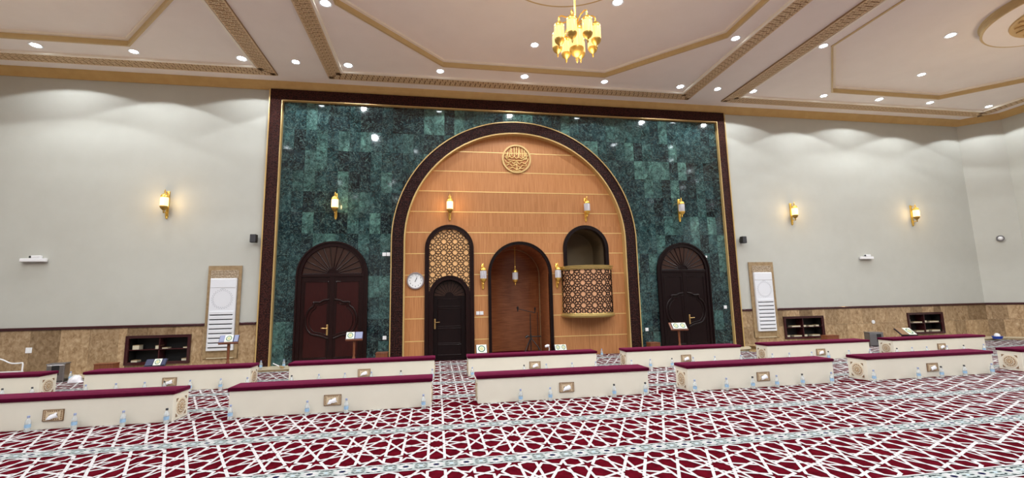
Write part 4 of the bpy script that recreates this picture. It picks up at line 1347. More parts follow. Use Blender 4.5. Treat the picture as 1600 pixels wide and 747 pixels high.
# ================================================================== WATER BOTTLES
bt = MB(); bt.lathe([(0.0, 0.004), (0.024, 0.0), (0.030, 0.006), (0.030, 0.045), (0.028, 0.055), (0.030, 0.065), (0.030, 0.115), (0.026, 0.135), (0.014, 0.16), (0.012, 0.168), (0.012, 0.176)], (0, 0, 0), 14)
BOT = bt.mesh('bottle_body', M['bottle'], 50)
bt = MB(); bt.lathe([(0.0306, 0.050), (0.0306, 0.092)], (0, 0, 0), 14); bt.f = bt.f[:-2]; bt.m = bt.m[:-2]; BLB = bt.mesh('bottle_label', M['bottle_label'], 50)
bt = MB(); bt.lathe([(0.0145, 0.168), (0.015, 0.172), (0.015, 0.190), (0.013, 0.193)], (0, 0, 0), 12); BCP = bt.mesh('bottle_cap', M['cap_blue'], 40)
BCK = bt.mesh('bottle_cap', M['ink'], 40)
def bottle(x, y, z, label, dark=False, s=1.0):
    o = empty('water_bottle', (x, y, z), random.uniform(0, 6), label, 'bottle', 'small plastic water bottles')
    link('bottle_body', BOT, o); link('bottle_label', BLB, o); link('bottle_cap', BCK if dark else BCP, o)
    o.scale = (s, s, s)
def x_at(px, py, y):
    d = fw + (px - 800) / 696.211 * rr - (py - 373.5) / 696.211 * uu
    return d.x * y / d.y
FB = {-1: [(42.8, 668), (115.7, 663), (191.7, 660), (259.7, 656)], 0: [(359.5, 650), (479.8, 641), (541, 637), (661.6, 630)],
      1: [(813.5, 621), (860, 619), (960, 615), (1008.8, 612)], 2: [(1086, 606), (1135.7, 603), (1176.7, 601), (1214.3, 599), (1254.4, 597), (1300, 594)],
      3: [(1366, 590), (1435.7, 586), (1471.8, 585), (1508, 583), (1551, 581)]}
fshort = {-1: 'front bench cut by left edge', 0: 'front bench left of the central aisle', 1: 'front bench right of the central aisle', 2: 'front bench second right of the aisle', 3: 'front bench third right of the aisle'}
bshort = {-2: 'back bench cut by left edge', -1: 'back bench at left bookshelf', 0: 'back bench at left double door', 1: 'back bench at prayer niche', 2: 'back bench at right double door', 3: 'back bench at middle right bookshelf', 4: 'back bench at far right bookshelf'}
darkcap = {(-1, 3), (1, 2), (1, 3), (2, 2), (2, 4), (3, 2), (3, 3)}
for k, L in FB.items():
    for i, (px, py) in enumerate(L):
        bottle(x_at(px, py, FY - 0.09), FY - 0.09, 0.004, f'water bottle {ORD[i]} from left before {fshort[k]}', (k, i) in darkcap)
BB = {-2: [4.8, 51.4], -1: [134.9, 182, 226.8, 257.6, 297.7, 345.4, 386.9], 0: [456, 498.5, 539, 580.5, 626.5, 675.5], 1: [738, 818.7, 853.5, 893.7, 930.7],
      2: [986.6, 1016, 1049.8, 1083, 1116.7, 1157.4], 3: [1206.8, 1233.3, 1268.4, 1294.3, 1326.5, 1359.5], 4: [1401.7, 1425.5, 1448.5, 1480, 1506, 1537.4]}
for k, L in BB.items():
    for i, px in enumerate(L):
        py = 600 - 0.0375 * px
        bottle(x_at(px, py, BY - 0.09), BY - 0.09, 0.004, f'water bottle {ORD[i]} from left before {bshort[k]}', k == -2 or (i * 7 + k) % 4 == 0)
bottle(-3.46, 11.25, LZ, 'water bottle on the stone step left of the left double door')
bottle(-3.93, 11.2, LZ, 'water bottle on the stone step beside white bag near frame foot')
bottle(4.22, 11.3, 0.004, 'water bottle on carpet under the lattice balcony')
bottle(-7.58, 11.06, 0.004, 'water bottle standing beside the steel bin at left', s=1.0)
bottle(12.16, 10.9, 0.004, 'water bottle standing in front of the grey floor box at right')

# ================================================================== AIR CONDITIONERS
def aircon(xl, xr, label):
    o = empty('air_conditioner', ((xl + xr) / 2, WY, 0), 0, label, 'air conditioner', 'white slatted wall air conditioners in stone frames')
    hw = (xr - xl) / 2
    cw = 0.285
    fm = MB()
    fm.ring([(-cw - 0.01, 0.30), (-cw - 0.01, 2.33), (cw + 0.01, 2.33), (cw + 0.01, 0.30)], [(-hw, 0.28), (-hw, 2.45), (hw, 2.45), (hw, 0.28)], -0.045, -0.012, 0, closed=False)
    fm.box(-hw, hw, -0.035, -0.012, 0.28, 0.47)
    fm.build('stone_surround', M['stone_plain'], o)
    mb = MB(); mb.cbox(-cw - 0.02, cw + 0.02, -0.055, -0.02, 2.15, 2.345, 0.006); mb.build('carved_lintel', M['stone_carved'], o)
    mb = MB(); mb.cbox(-cw, cw, -0.06, -0.03, 0.285, 0.305, 0.004); mb.build('sill', M['ledge_cream'], o)
    bd = MB(); bd.cbox(-cw, cw, -0.10, -0.012, 0.465, 2.15, 0.012)
    body = bd.build('cabinet', M['white_ac'], o)
    z = 0.54
    for i in range(8):
        mb = MB(); mb.box(-cw + 0.04, cw - 0.04, -0.103, -0.098, z - 0.010, z + 0.010); mb.build('louvre_slot', M['black'], body)
        mb = MB(); mb.cbox(-cw + 0.03, cw - 0.03, -0.118, -0.098, z + 0.012, z + 0.085, 0.006); mb.build('louvre_slat', M['white_ac'], body)
        z += 0.107
    mb = MB()
    for k in range(26):
        a = 2 * pi * k / 26
        for r in (0.20, 0.225):
            mb.prism([(r * cos(a + (0.12 if r > 0.21 else 0)) + 0.012 * cos(q * pi / 3), 1.66 + r * sin(a + (0.12 if r > 0.21 else 0)) + 0.012 * sin(q * pi / 3)) for q in range(6)], -0.1025, -0.099)
    mb.box(-0.05, 0.05, -0.102, -0.099, 1.90, 1.912)
    mb.build('wreath_print', M['grey_print'], body)
    mb = MB(); mb.cbox(-cw + 0.01, cw - 0.01, -0.107, -0.098, 1.93, 2.13, 0.004); mb.build('top_panel', M['white_ac'], body)
    return o
aircon(-5.36, -4.63, 'white slatted air conditioner in stone frame left of the marble wall')
aircon(8.966, 9.756, 'white slatted air conditioner in stone frame right of the marble wall')

# ================================================================== BOOKSHELVES
def bookshelf(x0, x1, z0, z1, label):
    o = empty('wall_bookshelf', (x0, WY, z0), 0, label, 'bookshelf', 'dark recessed wall bookshelves')
    w, h = x1 - x0, z1 - z0
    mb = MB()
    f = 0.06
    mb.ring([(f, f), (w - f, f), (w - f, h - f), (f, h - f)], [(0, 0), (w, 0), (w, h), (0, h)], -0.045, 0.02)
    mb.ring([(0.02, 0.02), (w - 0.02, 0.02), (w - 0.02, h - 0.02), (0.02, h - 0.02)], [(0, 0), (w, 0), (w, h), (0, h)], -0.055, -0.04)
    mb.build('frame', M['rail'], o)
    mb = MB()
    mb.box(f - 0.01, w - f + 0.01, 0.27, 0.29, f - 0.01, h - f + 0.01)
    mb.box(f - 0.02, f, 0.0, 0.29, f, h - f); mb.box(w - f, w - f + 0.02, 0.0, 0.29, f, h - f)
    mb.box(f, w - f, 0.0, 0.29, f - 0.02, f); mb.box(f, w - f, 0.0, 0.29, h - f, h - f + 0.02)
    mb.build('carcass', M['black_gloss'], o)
    mb = MB(); mb.box(f, w - f, 0.005, 0.27, h * 0.49, h * 0.49 + 0.02); mb.build('shelf', M['rail'], o)
    mb = MB(); mb.box(w / 2 - 0.012, w / 2 + 0.012, 0.005, 0.27, f, h - f); mb.build('divider', M['rail'], o)
    return (x0, z0, w, h)
bs = [bookshelf(*SHELVES[0], 'long dark recessed bookshelf in the left stone wainscot'),
      bookshelf(*SHELVES[1], 'dark recessed bookshelf next to the right air conditioner'),
      bookshelf(*SHELVES[2], 'dark recessed bookshelf near the far right corner')]
def book(s, fx, upper, bw, bh, label, m='book_white'):
    x0, z0, w, h = bs[s]
    z = z0 + (h * 0.49 + 0.02 if upper else 0.06)
    x = x0 + fx * w
    mb = MB(); mb.box(-bw / 2, bw / 2, 0, 0.15, 0.0, bh, 0); mb.box(-bw / 2 - 0.003, bw / 2 + 0.003, -0.003, 0.15, bh, bh + 0.006, 1)
    o = mb.build('book', [M[m], M['tan_wood']]); o.location = (x, WY + 0.03, z)
    tag(o, label, 'book', 'pale books lying in the wall shelves')
sh = ['left bookshelf', 'middle right bookshelf', 'far right bookshelf']
for s, fx, up, bw, bh, l in [
    (0, 0.13, 1, 0.13, 0.09, 'thick pale book stack at left end, upper tier of left bookshelf'), (0, 0.47, 1, 0.10, 0.07, 'pale book just left of the divider, upper tier of left bookshelf'),
    (0, 0.58, 1, 0.11, 0.02, 'thin pale book just right of the divider, upper tier of left bookshelf'), (0, 0.90, 1, 0.09, 0.022, 'thin pale book at right end, upper tier of left bookshelf'),
    (0, 0.12, 0, 0.12, 0.035, 'pale book at left end, lower tier of left bookshelf'), (0, 0.89, 0, 0.10, 0.04, 'pale book at right end, lower tier of left bookshelf'),
    (1, 0.34, 1, 0.28, 0.035, 'pale books left of divider, upper tier of middle right bookshelf'), (1, 0.55, 1, 0.10, 0.04, 'pale book at divider, upper tier of middle right bookshelf'),
    (1, 0.72, 1, 0.16, 0.03, 'pale flat books right of divider, upper tier of middle right bookshelf'), (1, 0.88, 1, 0.10, 0.04, 'pale book at right end, upper tier of middle right bookshelf'),
    (1, 0.12, 0, 0.10, 0.04, 'pale book at left end, lower tier of middle right bookshelf'), (1, 0.36, 0, 0.26, 0.03, 'pale flat books left of divider, lower tier of middle right bookshelf'),
    (1, 0.56, 0, 0.10, 0.045, 'pale book at divider, lower tier of middle right bookshelf'), (1, 0.82, 0, 0.26, 0.035, 'pale flat books at right end, lower tier of middle right bookshelf'),
    (2, 0.09, 1, 0.08, 0.10, 'pale standing book at left end, upper tier of far right bookshelf'), (2, 0.33, 1, 0.32, 0.03, 'pale flat books left of divider, upper tier of far right bookshelf'),
    (2, 0.55, 1, 0.08, 0.055, 'small pale book at divider, upper tier of far right bookshelf'), (2, 0.80, 1, 0.34, 0.035, 'pale flat books at right end, upper tier of far right bookshelf'),
    (2, 0.37, 0, 0.28, 0.035, 'pale flat books left of divider, lower tier of far right bookshelf'), (2, 0.56, 0, 0.12, 0.045, 'pale book at divider, lower tier of far right bookshelf'),
    (2, 0.82, 0, 0.30, 0.045, 'pale flat books at right end, lower tier of far right bookshelf')]:
    book(s, fx, up, bw, bh, l)

# ================================================================== LECTERNS AND BOOKS
def open_book(loc, w, h, tilt, rz, pages, label):
    """slanted open book; pages: list of (x0,x1,material key) along the width, medallions drawn on 'page' ones"""
    o = empty('open_book', loc, rz, label, 'book')
    ct, st = cos(tilt), sin(tilt)
    def P(x, v, lift): return (x, v * ct - lift * st, v * st + lift * ct)
    mb = MB()
    mb.hexa([P(-w / 2 - 0.01, 0, 0), P(w / 2 + 0.01, 0, 0), P(w / 2 + 0.01, h, 0), P(-w / 2 - 0.01, h, 0), P(-w / 2 - 0.01, 0, 0.008), P(w / 2 + 0.01, 0, 0.008), P(w / 2 + 0.01, h, 0.008), P(-w / 2 - 0.01, h, 0.008)])
    mb.build('cover', M['cover_navy'], o)
    for a, b, key, med in pages:
        mb = MB()
        x0, x1 = a * w - w / 2, b * w - w / 2
        mb.hexa([P(x0, 0.006, 0.008), P(x1, 0.006, 0.008), P(x1, h - 0.006, 0.008), P(x0, h - 0.006, 0.008), P(x0, 0.006, 0.022), P(x1, 0.006, 0.022), P(x1, h - 0.006, 0.022), P(x0, h - 0.006, 0.022)])
        pg = mb.build('page_block', M[key], o)
        if med:
            mb = MB(); xm, vm = (x0 + x1) / 2, h / 2
            ra, rb = (x1 - x0) * 0.36, h * 0.38
            n = 24
            for r0, r1, mi, lf in ((0.72, 1.0, 0, 0.0235), (0.0, 0.55, 1, 0.0235)):
                A = [P(xm + ra * r1 * cos(2 * pi * k / n), vm + rb * r1 * sin(2 * pi * k / n), lf) for k in range(n)]
                if r0 > 0:
                    B = [P(xm + ra * r0 * cos(2 * pi * k / n), vm + rb * r0 * sin(2 * pi * k / n), lf) for k in range(n)]
                    mb.add(A + B, [(k, (k + 1) % n, n + (k + 1) % n, n + k) for k in range(n)], mi)
                else: mb.add(A, [tuple(range(n))], mi)
            mb.build('page_medallion', [M['page_green'], M['page_gold']], pg)
    return o
def lectern(loc, w, h, tilt, rz, label, low=False):
    o = empty('lectern', (loc[0], loc[1], 0), rz, label, 'lectern')
    zt = loc[2]
    if not low:
        mb = MB(); mb.lathe([(0.035, 0.03), (0.03, 0.10), (0.022, 0.16), (0.034, 0.22), (0.034, 0.30), (0.020, 0.34), (0.027, 0.40), (0.024, 0.48), (0.030, zt - 0.10), (0.030, zt + 0.02)], (0, 0.08, 0), 12)
        mb.build('post', M['red_wood'], o, smooth=40)
        mb = MB()
        for k in range(4):
            a = pi / 4 + k * pi / 2
            mb.tube([(0.02 * cos(a), 0.08 + 0.02 * sin(a), 0.10), (0.11 * cos(a), 0.08 + 0.11 * sin(a), 0.07), (0.18 * cos(a), 0.08 + 0.18 * sin(a), 0.022)], 0.018, 6)
        mb.build('foot', M['red_wood'], o, smooth=40)
    else:
        mb = MB(); mb.cbox(-w / 2 + 0.06, w / 2 - 0.06, 0.03, 0.13, 0.0, zt - 0.012, 0.006); mb.build('base_box', M['ebony'], o)
    ct, st = cos(tilt), sin(tilt)
    def P(x, v, l): return (x, v * ct - l * st, zt + v * st + l * ct)
    mb = MB()
    mb.hexa([P(-w / 2, -0.01, -0.02), P(w / 2, -0.01, -0.02), P(w / 2, h, -0.02), P(-w / 2, h, -0.02), P(-w / 2, -0.01, -0.002), P(w / 2, -0.01, -0.002), P(w / 2, h, -0.002), P(-w / 2, h, -0.002)])
    mb.hexa([P(-w / 2, -0.025, -0.02), P(w / 2, -0.025, -0.02), P(w / 2, -0.008, -0.02), P(-w / 2, -0.008, -0.02), P(-w / 2, -0.025, 0.02), P(w / 2, -0.025, 0.02), P(w / 2, -0.008, 0.02), P(-w / 2, -0.008, 0.02)])
    mb.build('sloping_top', M['ebony'] if low else M['red_wood'], o)
    return o
TL = radians(38)
lectern((-4.37, 10.55, 0.72), 0.36, 0.22, TL, radians(14), 'wooden post lectern in front of the left air conditioner')
open_book((-4.37, 10.55, 0.723), 0.34, 0.215, TL, radians(14), [(0, 0.27, 'cover_blue', 0), (0.27, 0.72, 'page', 1), (0.78, 1.0, 'cover_blue', 0)], 'open book with oval medallion page on lectern by the left air conditioner')
lectern((-1.81, 10.55, 0.70), 0.36, 0.23, TL, radians(6), 'wooden post lectern in front of the left double door')
open_book((-1.81, 10.55, 0.703), 0.34, 0.225, TL, radians(6), [(0.0, 0.5, 'page', 1), (0.5, 0.56, 'cover_navy', 0), (0.56, 1.0, 'cover_blue', 0)], 'open book with medallion and blue page on lectern by left double door')
lectern((6.02, 10.55, 0.68), 0.42, 0.26, TL, radians(-12), 'wooden post lectern in front of the right double door')
open_book((6.04, 10.55, 0.683), 0.34, 0.225, TL, radians(-12), [(0.0, 0.49, 'page', 1), (0.51, 1.0, 'page', 1)], 'open book with two green medallion pages on lectern by right double door')
lectern((-5.71, 10.5, 0.30), 0.36, 0.20, TL, radians(14), 'small low black bookstand below the left bookshelf', True)
open_book((-5.71, 10.5, 0.303), 0.33, 0.19, TL, radians(14), [(0, 0.36, 'cover_navy', 0), (0.4, 0.78, 'page', 1), (0.8, 1.0, 'cover_navy', 0)], 'open book with green oval on low stand below the left bookshelf')
lectern((13.1, 10.75, 0.29), 0.40, 0.34, radians(30), radians(-16), 'low black bookstand below the far right bookshelf', True)
open_book((13.1, 10.75, 0.293), 0.38, 0.33, radians(30), radians(-16), [(0.0, 0.45, 'plaque_dark', 0), (0.5, 1.0, 'page', 1)], 'open book with one pale page on low stand by far right bookshelf')
lectern((1.11, 11.35, 0.19), 0.28, 0.24, radians(55), 0, 'low black bookstand at left foot of the prayer niche', True)
open_book((1.11, 11.35, 0.193), 0.25, 0.24, radians(55), 0, [(0.0, 1.0, 'page', 1)], 'book with dark round medallion cover at left foot of prayer niche')
lectern((3.15, 11.35, 0.18), 0.32, 0.20, radians(45), radians(-5), 'low black bookstand at right foot of the prayer niche', True)
open_book((3.15, 11.35, 0.183), 0.29, 0.19, radians(45), radians(-5), [(0.0, 0.49, 'page', 1), (0.51, 1.0, 'page', 1)], 'open book with two green medallion pages at right foot of prayer niche')

# wooden floor boxes
def floor_box(x, y, z, w, d, h, label):
    o = empty('wooden_box', (x, y, z), 0, label, 'box', 'small reddish wooden boxes by the wall')
    mb = MB(); mb.cbox(-w / 2, w / 2, -d / 2, d / 2, 0.02, h, 0.006); mb.build('body', M['red_wood'], o)
    mb = MB(); mb.cbox(-w / 2 - 0.008, w / 2 + 0.008, -d / 2 - 0.008, d / 2 + 0.008, h, h + 0.015, 0.005); mb.build('lid', M['red_wood'], o)
    mb = MB()
    for s in (-1, 1): mb.box(s * (w / 2 - 0.02) - 0.012, s * (w / 2 - 0.02) + 0.012, -d / 2 + 0.01, d / 2 - 0.01, 0.0, 0.02)
    mb.build('feet', M['dark_wood'], o)
floor_box(-1.29, 11.3, LZ, 0.26, 0.26, 0.25, 'reddish wooden box at foot of marble left of the arch')
floor_box(5.66, 11.3, LZ, 0.27, 0.26, 0.24, 'reddish wooden box at foot of marble right of the arch')
floor_box(-6.92, 11.05, LZ, 0.36, 0.20, 0.27, 'reddish wooden box at lower left corner of the left bookshelf')
floor_box(11.06, 11.3, LZ, 0.38, 0.22, 0.25, 'reddish wooden box beside the middle right bookshelf')

# steel bins
def bin_(x, y, z, w, d, h, rz, m, label, slot):
    o = empty('floor_bin', (x, y, z), rz, label, 'bin')
    mb = MB(); mb.cbox(-w / 2, w / 2, -d / 2, d / 2, 0.0, h - 0.02, 0.015); mb.build('body', M[m], o)
    mb = MB(); mb.cbox(-w / 2 - 0.006, w / 2 + 0.006, -d / 2 - 0.006, d / 2 + 0.006, h - 0.02, h, 0.006); mb.build('lid', M['grey_metal'], o)
    a0, a1, z0, z1 = slot
    mb = MB(); mb.cbox(a0, a1, -d / 2 - 0.006, -d / 2 + 0.01, z0, z1, 0.004); mb.build('front_panel', M['black'], o)
    mb = MB(); mb.box(-w / 2 + 0.02, w / 2 - 0.02, -d / 2 - 0.004, -d / 2 + 0.01, 0.02, 0.035); mb.build('base_strip', M['black'], o)
bin_(-7.79, 11.02, 0.0, 0.29, 0.26, 0.385, radians(16), 'steel', 'shiny steel floor bin with black slot panel at left wall', (-0.06, 0.06, 0.15, 0.35))
bin_(12.19, 11.0, 0.0, 0.34, 0.30, 0.39, radians(-22), 'grey_metal', 'grey metal floor box with black panel between right benches', (0.0, 0.11, 0.12, 0.35))

# folding book rest (rehal)
rh = empty('book_rest', (8.42, 11.0, 0.004), radians(20), 'folding tan wooden book rest on carpet by right frame foot', 'book rest')
for s in (-1, 1):
    mb = MB()
    c = [(-s * 0.15, 0.0), (-s * 0.13, 0.0), (s * 0.16, 0.16), (s * 0.14, 0.175)]
    mb.prism(c if s > 0 else c[::-1], -0.09, 0.09)
    mb.build('board', M['tan_wood'], rh)
mb = MB(); mb.tube([(0.0, -0.095, 0.083), (0.0, 0.095, 0.083)], 0.012, 8); mb.build('hinge_pin', M['dark_wood'], rh)

# microphone stand in the niche
mc = empty('microphone_stand', (2.56, 12.3, 0.0), 0, 'black microphone stand with horizontal boom inside the prayer niche', 'mic stand')
mb = MB(); mb.tube([(0, 0, 0.10), (0, 0, 1.12)], [0.016, 0.011], 8); mb.tube([(0, 0, 0.40), (0, 0, 0.54)], 0.026, 8); mb.build('pole', M['black'], mc)
for k in range(3):
    a = radians(100 + 120 * k)
    mb = MB(); mb.tube([(0, 0, 0.46), (0.20 * cos(a), 0.20 * sin(a), 0.20), (0.33 * cos(a), 0.33 * sin(a), 0.012)], 0.013, 6); mb.build('leg', M['black'], mc)
mb = MB(); mb.tube([(-0.34, 0, 1.25), (0.14, 0, 1.13)], 0.010, 8); mb.build('boom', M['black'], mc)
mb = MB(); mb.lathe([(0.014, -0.06), (0.022, 0.0), (0.03, 0.03), (0.03, 0.06), (0.0, 0.085)], (-0.35, 0, 1.24), 10); mb.build('microphone', M['black'], mc, smooth=40)
mb = MB(); mb.lathe([(0.012, -0.05), (0.016, 0.03), (0.026, 0.05), (0.026, 0.09), (0.0, 0.11)], (0.14, 0, 1.18), 10); mb.build('microphone', M['black'], mc, smooth=40)
mc2 = empty('microphone_stand', (2.80, 12.45, 0.0), 0, 'second slim black stand just right of the boom microphone stand', 'mic stand')
mb = MB(); mb.tube([(0, 0, 0.02), (0, 0, 1.14)], 0.009, 8); mb.build('pole', M['black'], mc2)
mb = MB(); mb.lathe([(0.13, 0.0), (0.13, 0.012), (0.03, 0.025)], (0, 0, 0.004), 20); mb.build('base', M['black'], mc2)
mb = MB(); mb.tube([(-0.36, 0, 0.47), (0.08, 0, 0.475)], 0.016, 8); mb.tube([(-0.36, 0, 0.45), (-0.28, 0, 0.50)], 0.03, 8); mb.build('clamp_arm', M['black'], mc2)
gd = empty('gooseneck_device', (2.90, 11.65, 0.0), 0, 'small white gooseneck device at right foot of the prayer niche', 'lamp')  # white bent-neck device, purpose unknown
mb = MB(); mb.lathe([(0.05, 0.0), (0.05, 0.015), (0.012, 0.03)], (0, 0, 0.004), 14); mb.build('base', M['white_plastic'], gd)
mb = MB(); mb.tube([(0, 0, 0.02), (0.005, 0, 0.14), (0.015, 0, 0.23), (-0.02, 0, 0.285)], 0.012, 8); mb.build('neck', M['white_plastic'], gd, smooth=50)
mb = MB(); mb.tube([(0.01, 0, 0.285), (-0.03, 0, 0.29), (-0.10, -0.01, 0.27)], [0.034, 0.04, 0.028], 10); mb.build('head', M['white_plastic'], gd, smooth=50)

# white tube frame at the far left
tf = empty('tube_frame', (-8.66, 11.3, LZ), 0, 'white metal tube frame with wavy rail cut off at left edge', 'frame')
mb = MB(); mb.tube([(p[0], 0, p[1]) for p in curve([(-0.9, 0.40), (-0.62, 0.44), (-0.40, 0.42), (-0.22, 0.335), (-0.08, 0.325), (0.0, 0.335)], 6)] + [(0.01, 0, 0.30), (0.01, 0, 0.0)], 0.014, 8)
mb.build('rail', M['white_plastic'], tf, smooth=60)
mb = MB(); mb.cbox(-0.9, -0.05, -0.12, 0.12, 0.10, 0.155, 0.01); mb.build('shelf', M['white_plastic'], tf)
mb = MB()
for x in (-0.85, -0.1): mb.tube([(x, 0, 0.0), (x, 0, 0.11)], 0.012, 8)
mb.build('leg', M['white_plastic'], tf)

# white cloth heaps, bucket, broom
def heap(name, loc, r, h, m, label, cat):
    rg = random.Random(sum(map(ord, label)))
    mb = MB(); n = 14; prof = []
    vs = []; rings = [(1.0, 0.0), (0.95, 0.35), (0.7, 0.75), (0.3, 1.0)]
    for rad, z in rings:
        for k in range(n):
            a = 2 * pi * k / n; q = rad * r * rg.uniform(0.68, 1.28)
            vs.append((q * cos(a), q * 0.7 * sin(a), h * z * rg.uniform(0.6, 1.2)))
    fs = [(i * n + k, i * n + (k + 1) % n, (i + 1) * n + (k + 1) % n, (i + 1) * n + k) for i in range(3) for k in range(n)]
    fs += [tuple(range(3 * n, 4 * n)), tuple(range(n - 1, -1, -1))]
    mb.add(vs, fs); o = mb.build(name, m, smooth=70); o.location = loc
    return tag(o, label, cat)
heap('folded_cloth', (-7.34, 10.85, 0.004), 0.13, 0.13, M['cloth'], 'crumpled white cloth on the carpet near the steel bin', 'cloth')
heap('white_bag', (-4.03, 11.14, LZ), 0.075, 0.12, M['cloth'], 'small white bag on the stone step at left frame foot', 'bag')
bk = empty('bucket', (16.50, 11.0, LZ), 0, 'small blue tub with white cover on the step by the right corner', 'bucket')
mb = MB(); mb.lathe([(0.10, 0.0), (0.125, 0.07), (0.128, 0.075), (0.12, 0.075), (0.0, 0.07)], (0, 0, 0), 18); mb.build('tub', M['blue_plastic'], bk, smooth=40)
mb = MB(); mb.lathe([(0.07, 0.0), (0.065, 0.06), (0.03, 0.09), (0.0, 0.095)], (-0.03, -0.02, 0.073), 14); mb.build('cover', M['white_plastic'], bk, smooth=50)
br = MB(); br.tube([(-3.72, 11.35, LZ + 0.10), (-3.53, 11.22, LZ + 0.04)], 0.012, 8, 0); br.tube([(-3.55, 11.235, LZ + 0.045), (-3.45, 11.17, LZ + 0.02)], [0.012, 0.035], 8, 1)
tag(br.build('hand_brush', [M['white_plastic'], M['tan_wood']]), 'small brush with pale handle on step by left double door', 'brush')

# ================================================================== WALL CLOCK
ck = empty('wall_clock', (-0.543, YP, 2.04), 0, 'round white wall clock on the oak panelling beside the lattice door', 'clock')
mb = MB()
def disc_y(mb, r, y0, y1, mi=0, n=36): mb.prism([(r * cos(2 * pi * k / n), r * sin(2 * pi * k / n)) for k in range(n)], y0, y1, mi)
mb.ring(circ(0.188, 36), circ(0.218, 36), -0.055, 0.0); mb.build('rim', M['clock_rim'], ck, smooth=30)
mb = MB(); disc_y(mb, 0.19, -0.03, -0.005); mb.build('face', M['clock_face'], ck)
def text_mesh(body, size):
    cu = bpy.data.curves.new('numeral', 'FONT'); cu.body = body; cu.size = size; cu.align_x = 'CENTER'; cu.align_y = 'CENTER'; cu.extrude = 0.001
    o = bpy.data.objects.new('numeral', cu); COL.objects.link(o)
    me = bpy.data.meshes.new_from_object(o.evaluated_get(bpy.context.evaluated_depsgraph_get()))
    bpy.data.objects.remove(o); me.materials.clear(); me.materials.append(M['ink'])
    return me
for h in range(1, 13):
    a = pi / 2 - h * pi / 6
    o = bpy.data.objects.new('numeral', text_mesh(str(h), 0.05)); COL.objects.link(o); o.parent = ck
    o.location = (0.145 * cos(a), -0.032, 0.145 * sin(a)); o.rotation_euler = (pi / 2, 0, 0)
def hand(ang, L, w, y):
    mb = MB(); a = pi / 2 - ang
    dx, dz = cos(a), sin(a); nx, nz = -dz * w, dx * w
    mb.prism([(-dx * 0.03 + nx, -dz * 0.03 + nz), (-dx * 0.03 - nx, -dz * 0.03 - nz), (dx * L - nx * .5, dz * L - nz * .5), (dx * L + nx * .5, dz * L + nz * .5)], y - 0.003, y)
    return mb
hand(radians(26), 0.085, 0.008, -0.034).build('hour_hand', M['ink'], ck)
hand(radians(20), 0.125, 0.005, -0.039).build('minute_hand', M['ink'], ck)

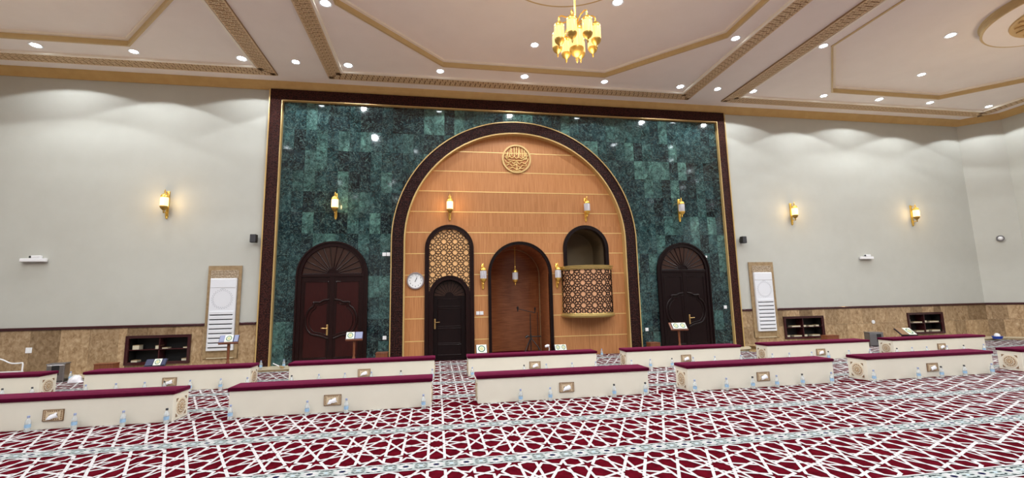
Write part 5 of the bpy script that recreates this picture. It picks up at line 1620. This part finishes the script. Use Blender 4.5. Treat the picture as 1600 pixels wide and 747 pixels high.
# ================================================================== SPEAKERS, FIXTURES, SOCKETS
def speaker(x, z, rz, label):
    o = empty('wall_speaker', (x, WY, z), rz, label, 'speaker', 'small black wall speakers')
    mb = MB(); mb.cbox(-0.07, 0.07, -0.19, -0.06, -0.10, 0.10, 0.012); mb.build('cabinet', M['black'], o)
    mb = MB(); mb.tube([(0, -0.07, 0), (0, -0.0, 0)], 0.018, 8); mb.box(-0.035, 0.035, -0.012, 0.0, -0.06, 0.06); mb.build('bracket', M['black'], o)
    mb = MB(); mb.cbox(-0.062, 0.062, -0.197, -0.188, -0.092, 0.092, 0.003); mb.build('grille', M['ink'], o)
speaker(-4.375, 3.10, 0, 'small black wall speaker left of the marble frame')
speaker(8.80, 3.095, 0, 'small black wall speaker right of the marble frame')
def bar_light(x, z, w, label):
    o = empty('emergency_light', (x, WY, z), 0, label, 'wall light')
    mb = MB(); mb.cbox(-w / 2, w / 2, -0.10, -0.03, -0.045, 0.035, 0.014); mb.build('housing', M['white_plastic'], o)
    mb = MB(); mb.cbox(-w / 2 + 0.04, w / 2 - 0.04, -0.04, 0.0, -0.03, 0.03, 0.006); mb.build('mount', M['white_plastic'], o)
    mb = MB(); mb.cbox(-0.05, 0.14, -0.09, -0.02, 0.035, 0.10, 0.012); mb.build('top_box', M['white_plastic'], o)
    mb = MB(); mb.lathe([(0.022, 0.0), (0.026, 0.02), (0.02, 0.045)], (-0.06, -0.08, 0.045), 10); mb.build('knob', M['black'], o)
bar_light(-8.95, 2.61, 0.51, 'white horizontal bar fixture on the left white wall')
bar_light(13.0, 2.56, 0.45, 'white horizontal bar fixture on the right white wall')
cd = empty('dome_camera', (17.68, 11.29, 3.124), radians(-43), 'tiny dark rimmed dome camera on the chamfered corner wall', 'camera')
mb = MB(); mb.tube([(0, 0.0, 0), (0, -0.03, 0)], 0.095, 20); mb.build('ring', M['grey_metal'], cd)
mb = MB(); mb.tube([(0, -0.03, 0), (0, -0.06, 0)], [0.06, 0.03], 16); mb.build('dome', M['white_plastic'], cd)
def plate(x, y, z, label, rnd=False, w=0.09):
    o = empty('wall_socket', (x, y, z), 0, label, 'socket')
    mb = MB()
    if rnd: mb.tube([(0, 0, 0), (0, -0.014, 0)], w / 2, 16)
    else: mb.cbox(-w / 2, w / 2, -0.014, 0.0, -w / 2, w / 2, 0.004)
    mb.build('faceplate', M['white_plastic'], o)
    mb = MB(); mb.box(-0.014, 0.014, -0.017, -0.012, -0.020, 0.020); mb.build('rocker', M['clock_face'], o)
ym = WY - 0.004
plate(-1.325, ym, 2.718, 'white wall plate high on the marble, left one of the pair beside the arch')
plate(-1.222, ym - 0.01, 2.718, 'white wall plate high on the marble, touching the arch edge')
plate(-1.28, ym, 0.63, 'white socket low on the marble between left door and arch')
plate(1.06, YP, 1.175, 'white switch left of the pair between lattice door and niche')
plate(1.16, YP, 1.175, 'white switch right of the pair between lattice door and niche')
plate(5.695, ym, 0.62, 'white socket low on the marble between arch and right door')
plate(8.126, ym, 1.172, 'white socket on the marble right of the right double door')
plate(-8.865, WY - 0.011, 0.615, 'white socket on the stone wainscot at far left', False, 0.12)
plate(12.996, WY - 0.011, 0.62, 'round white socket on right wainscot above the grey floor box', True, 0.11)
plate(7.65, ym, 2.62, 'small plate at upper right edge of the right double door', False, 0.06)
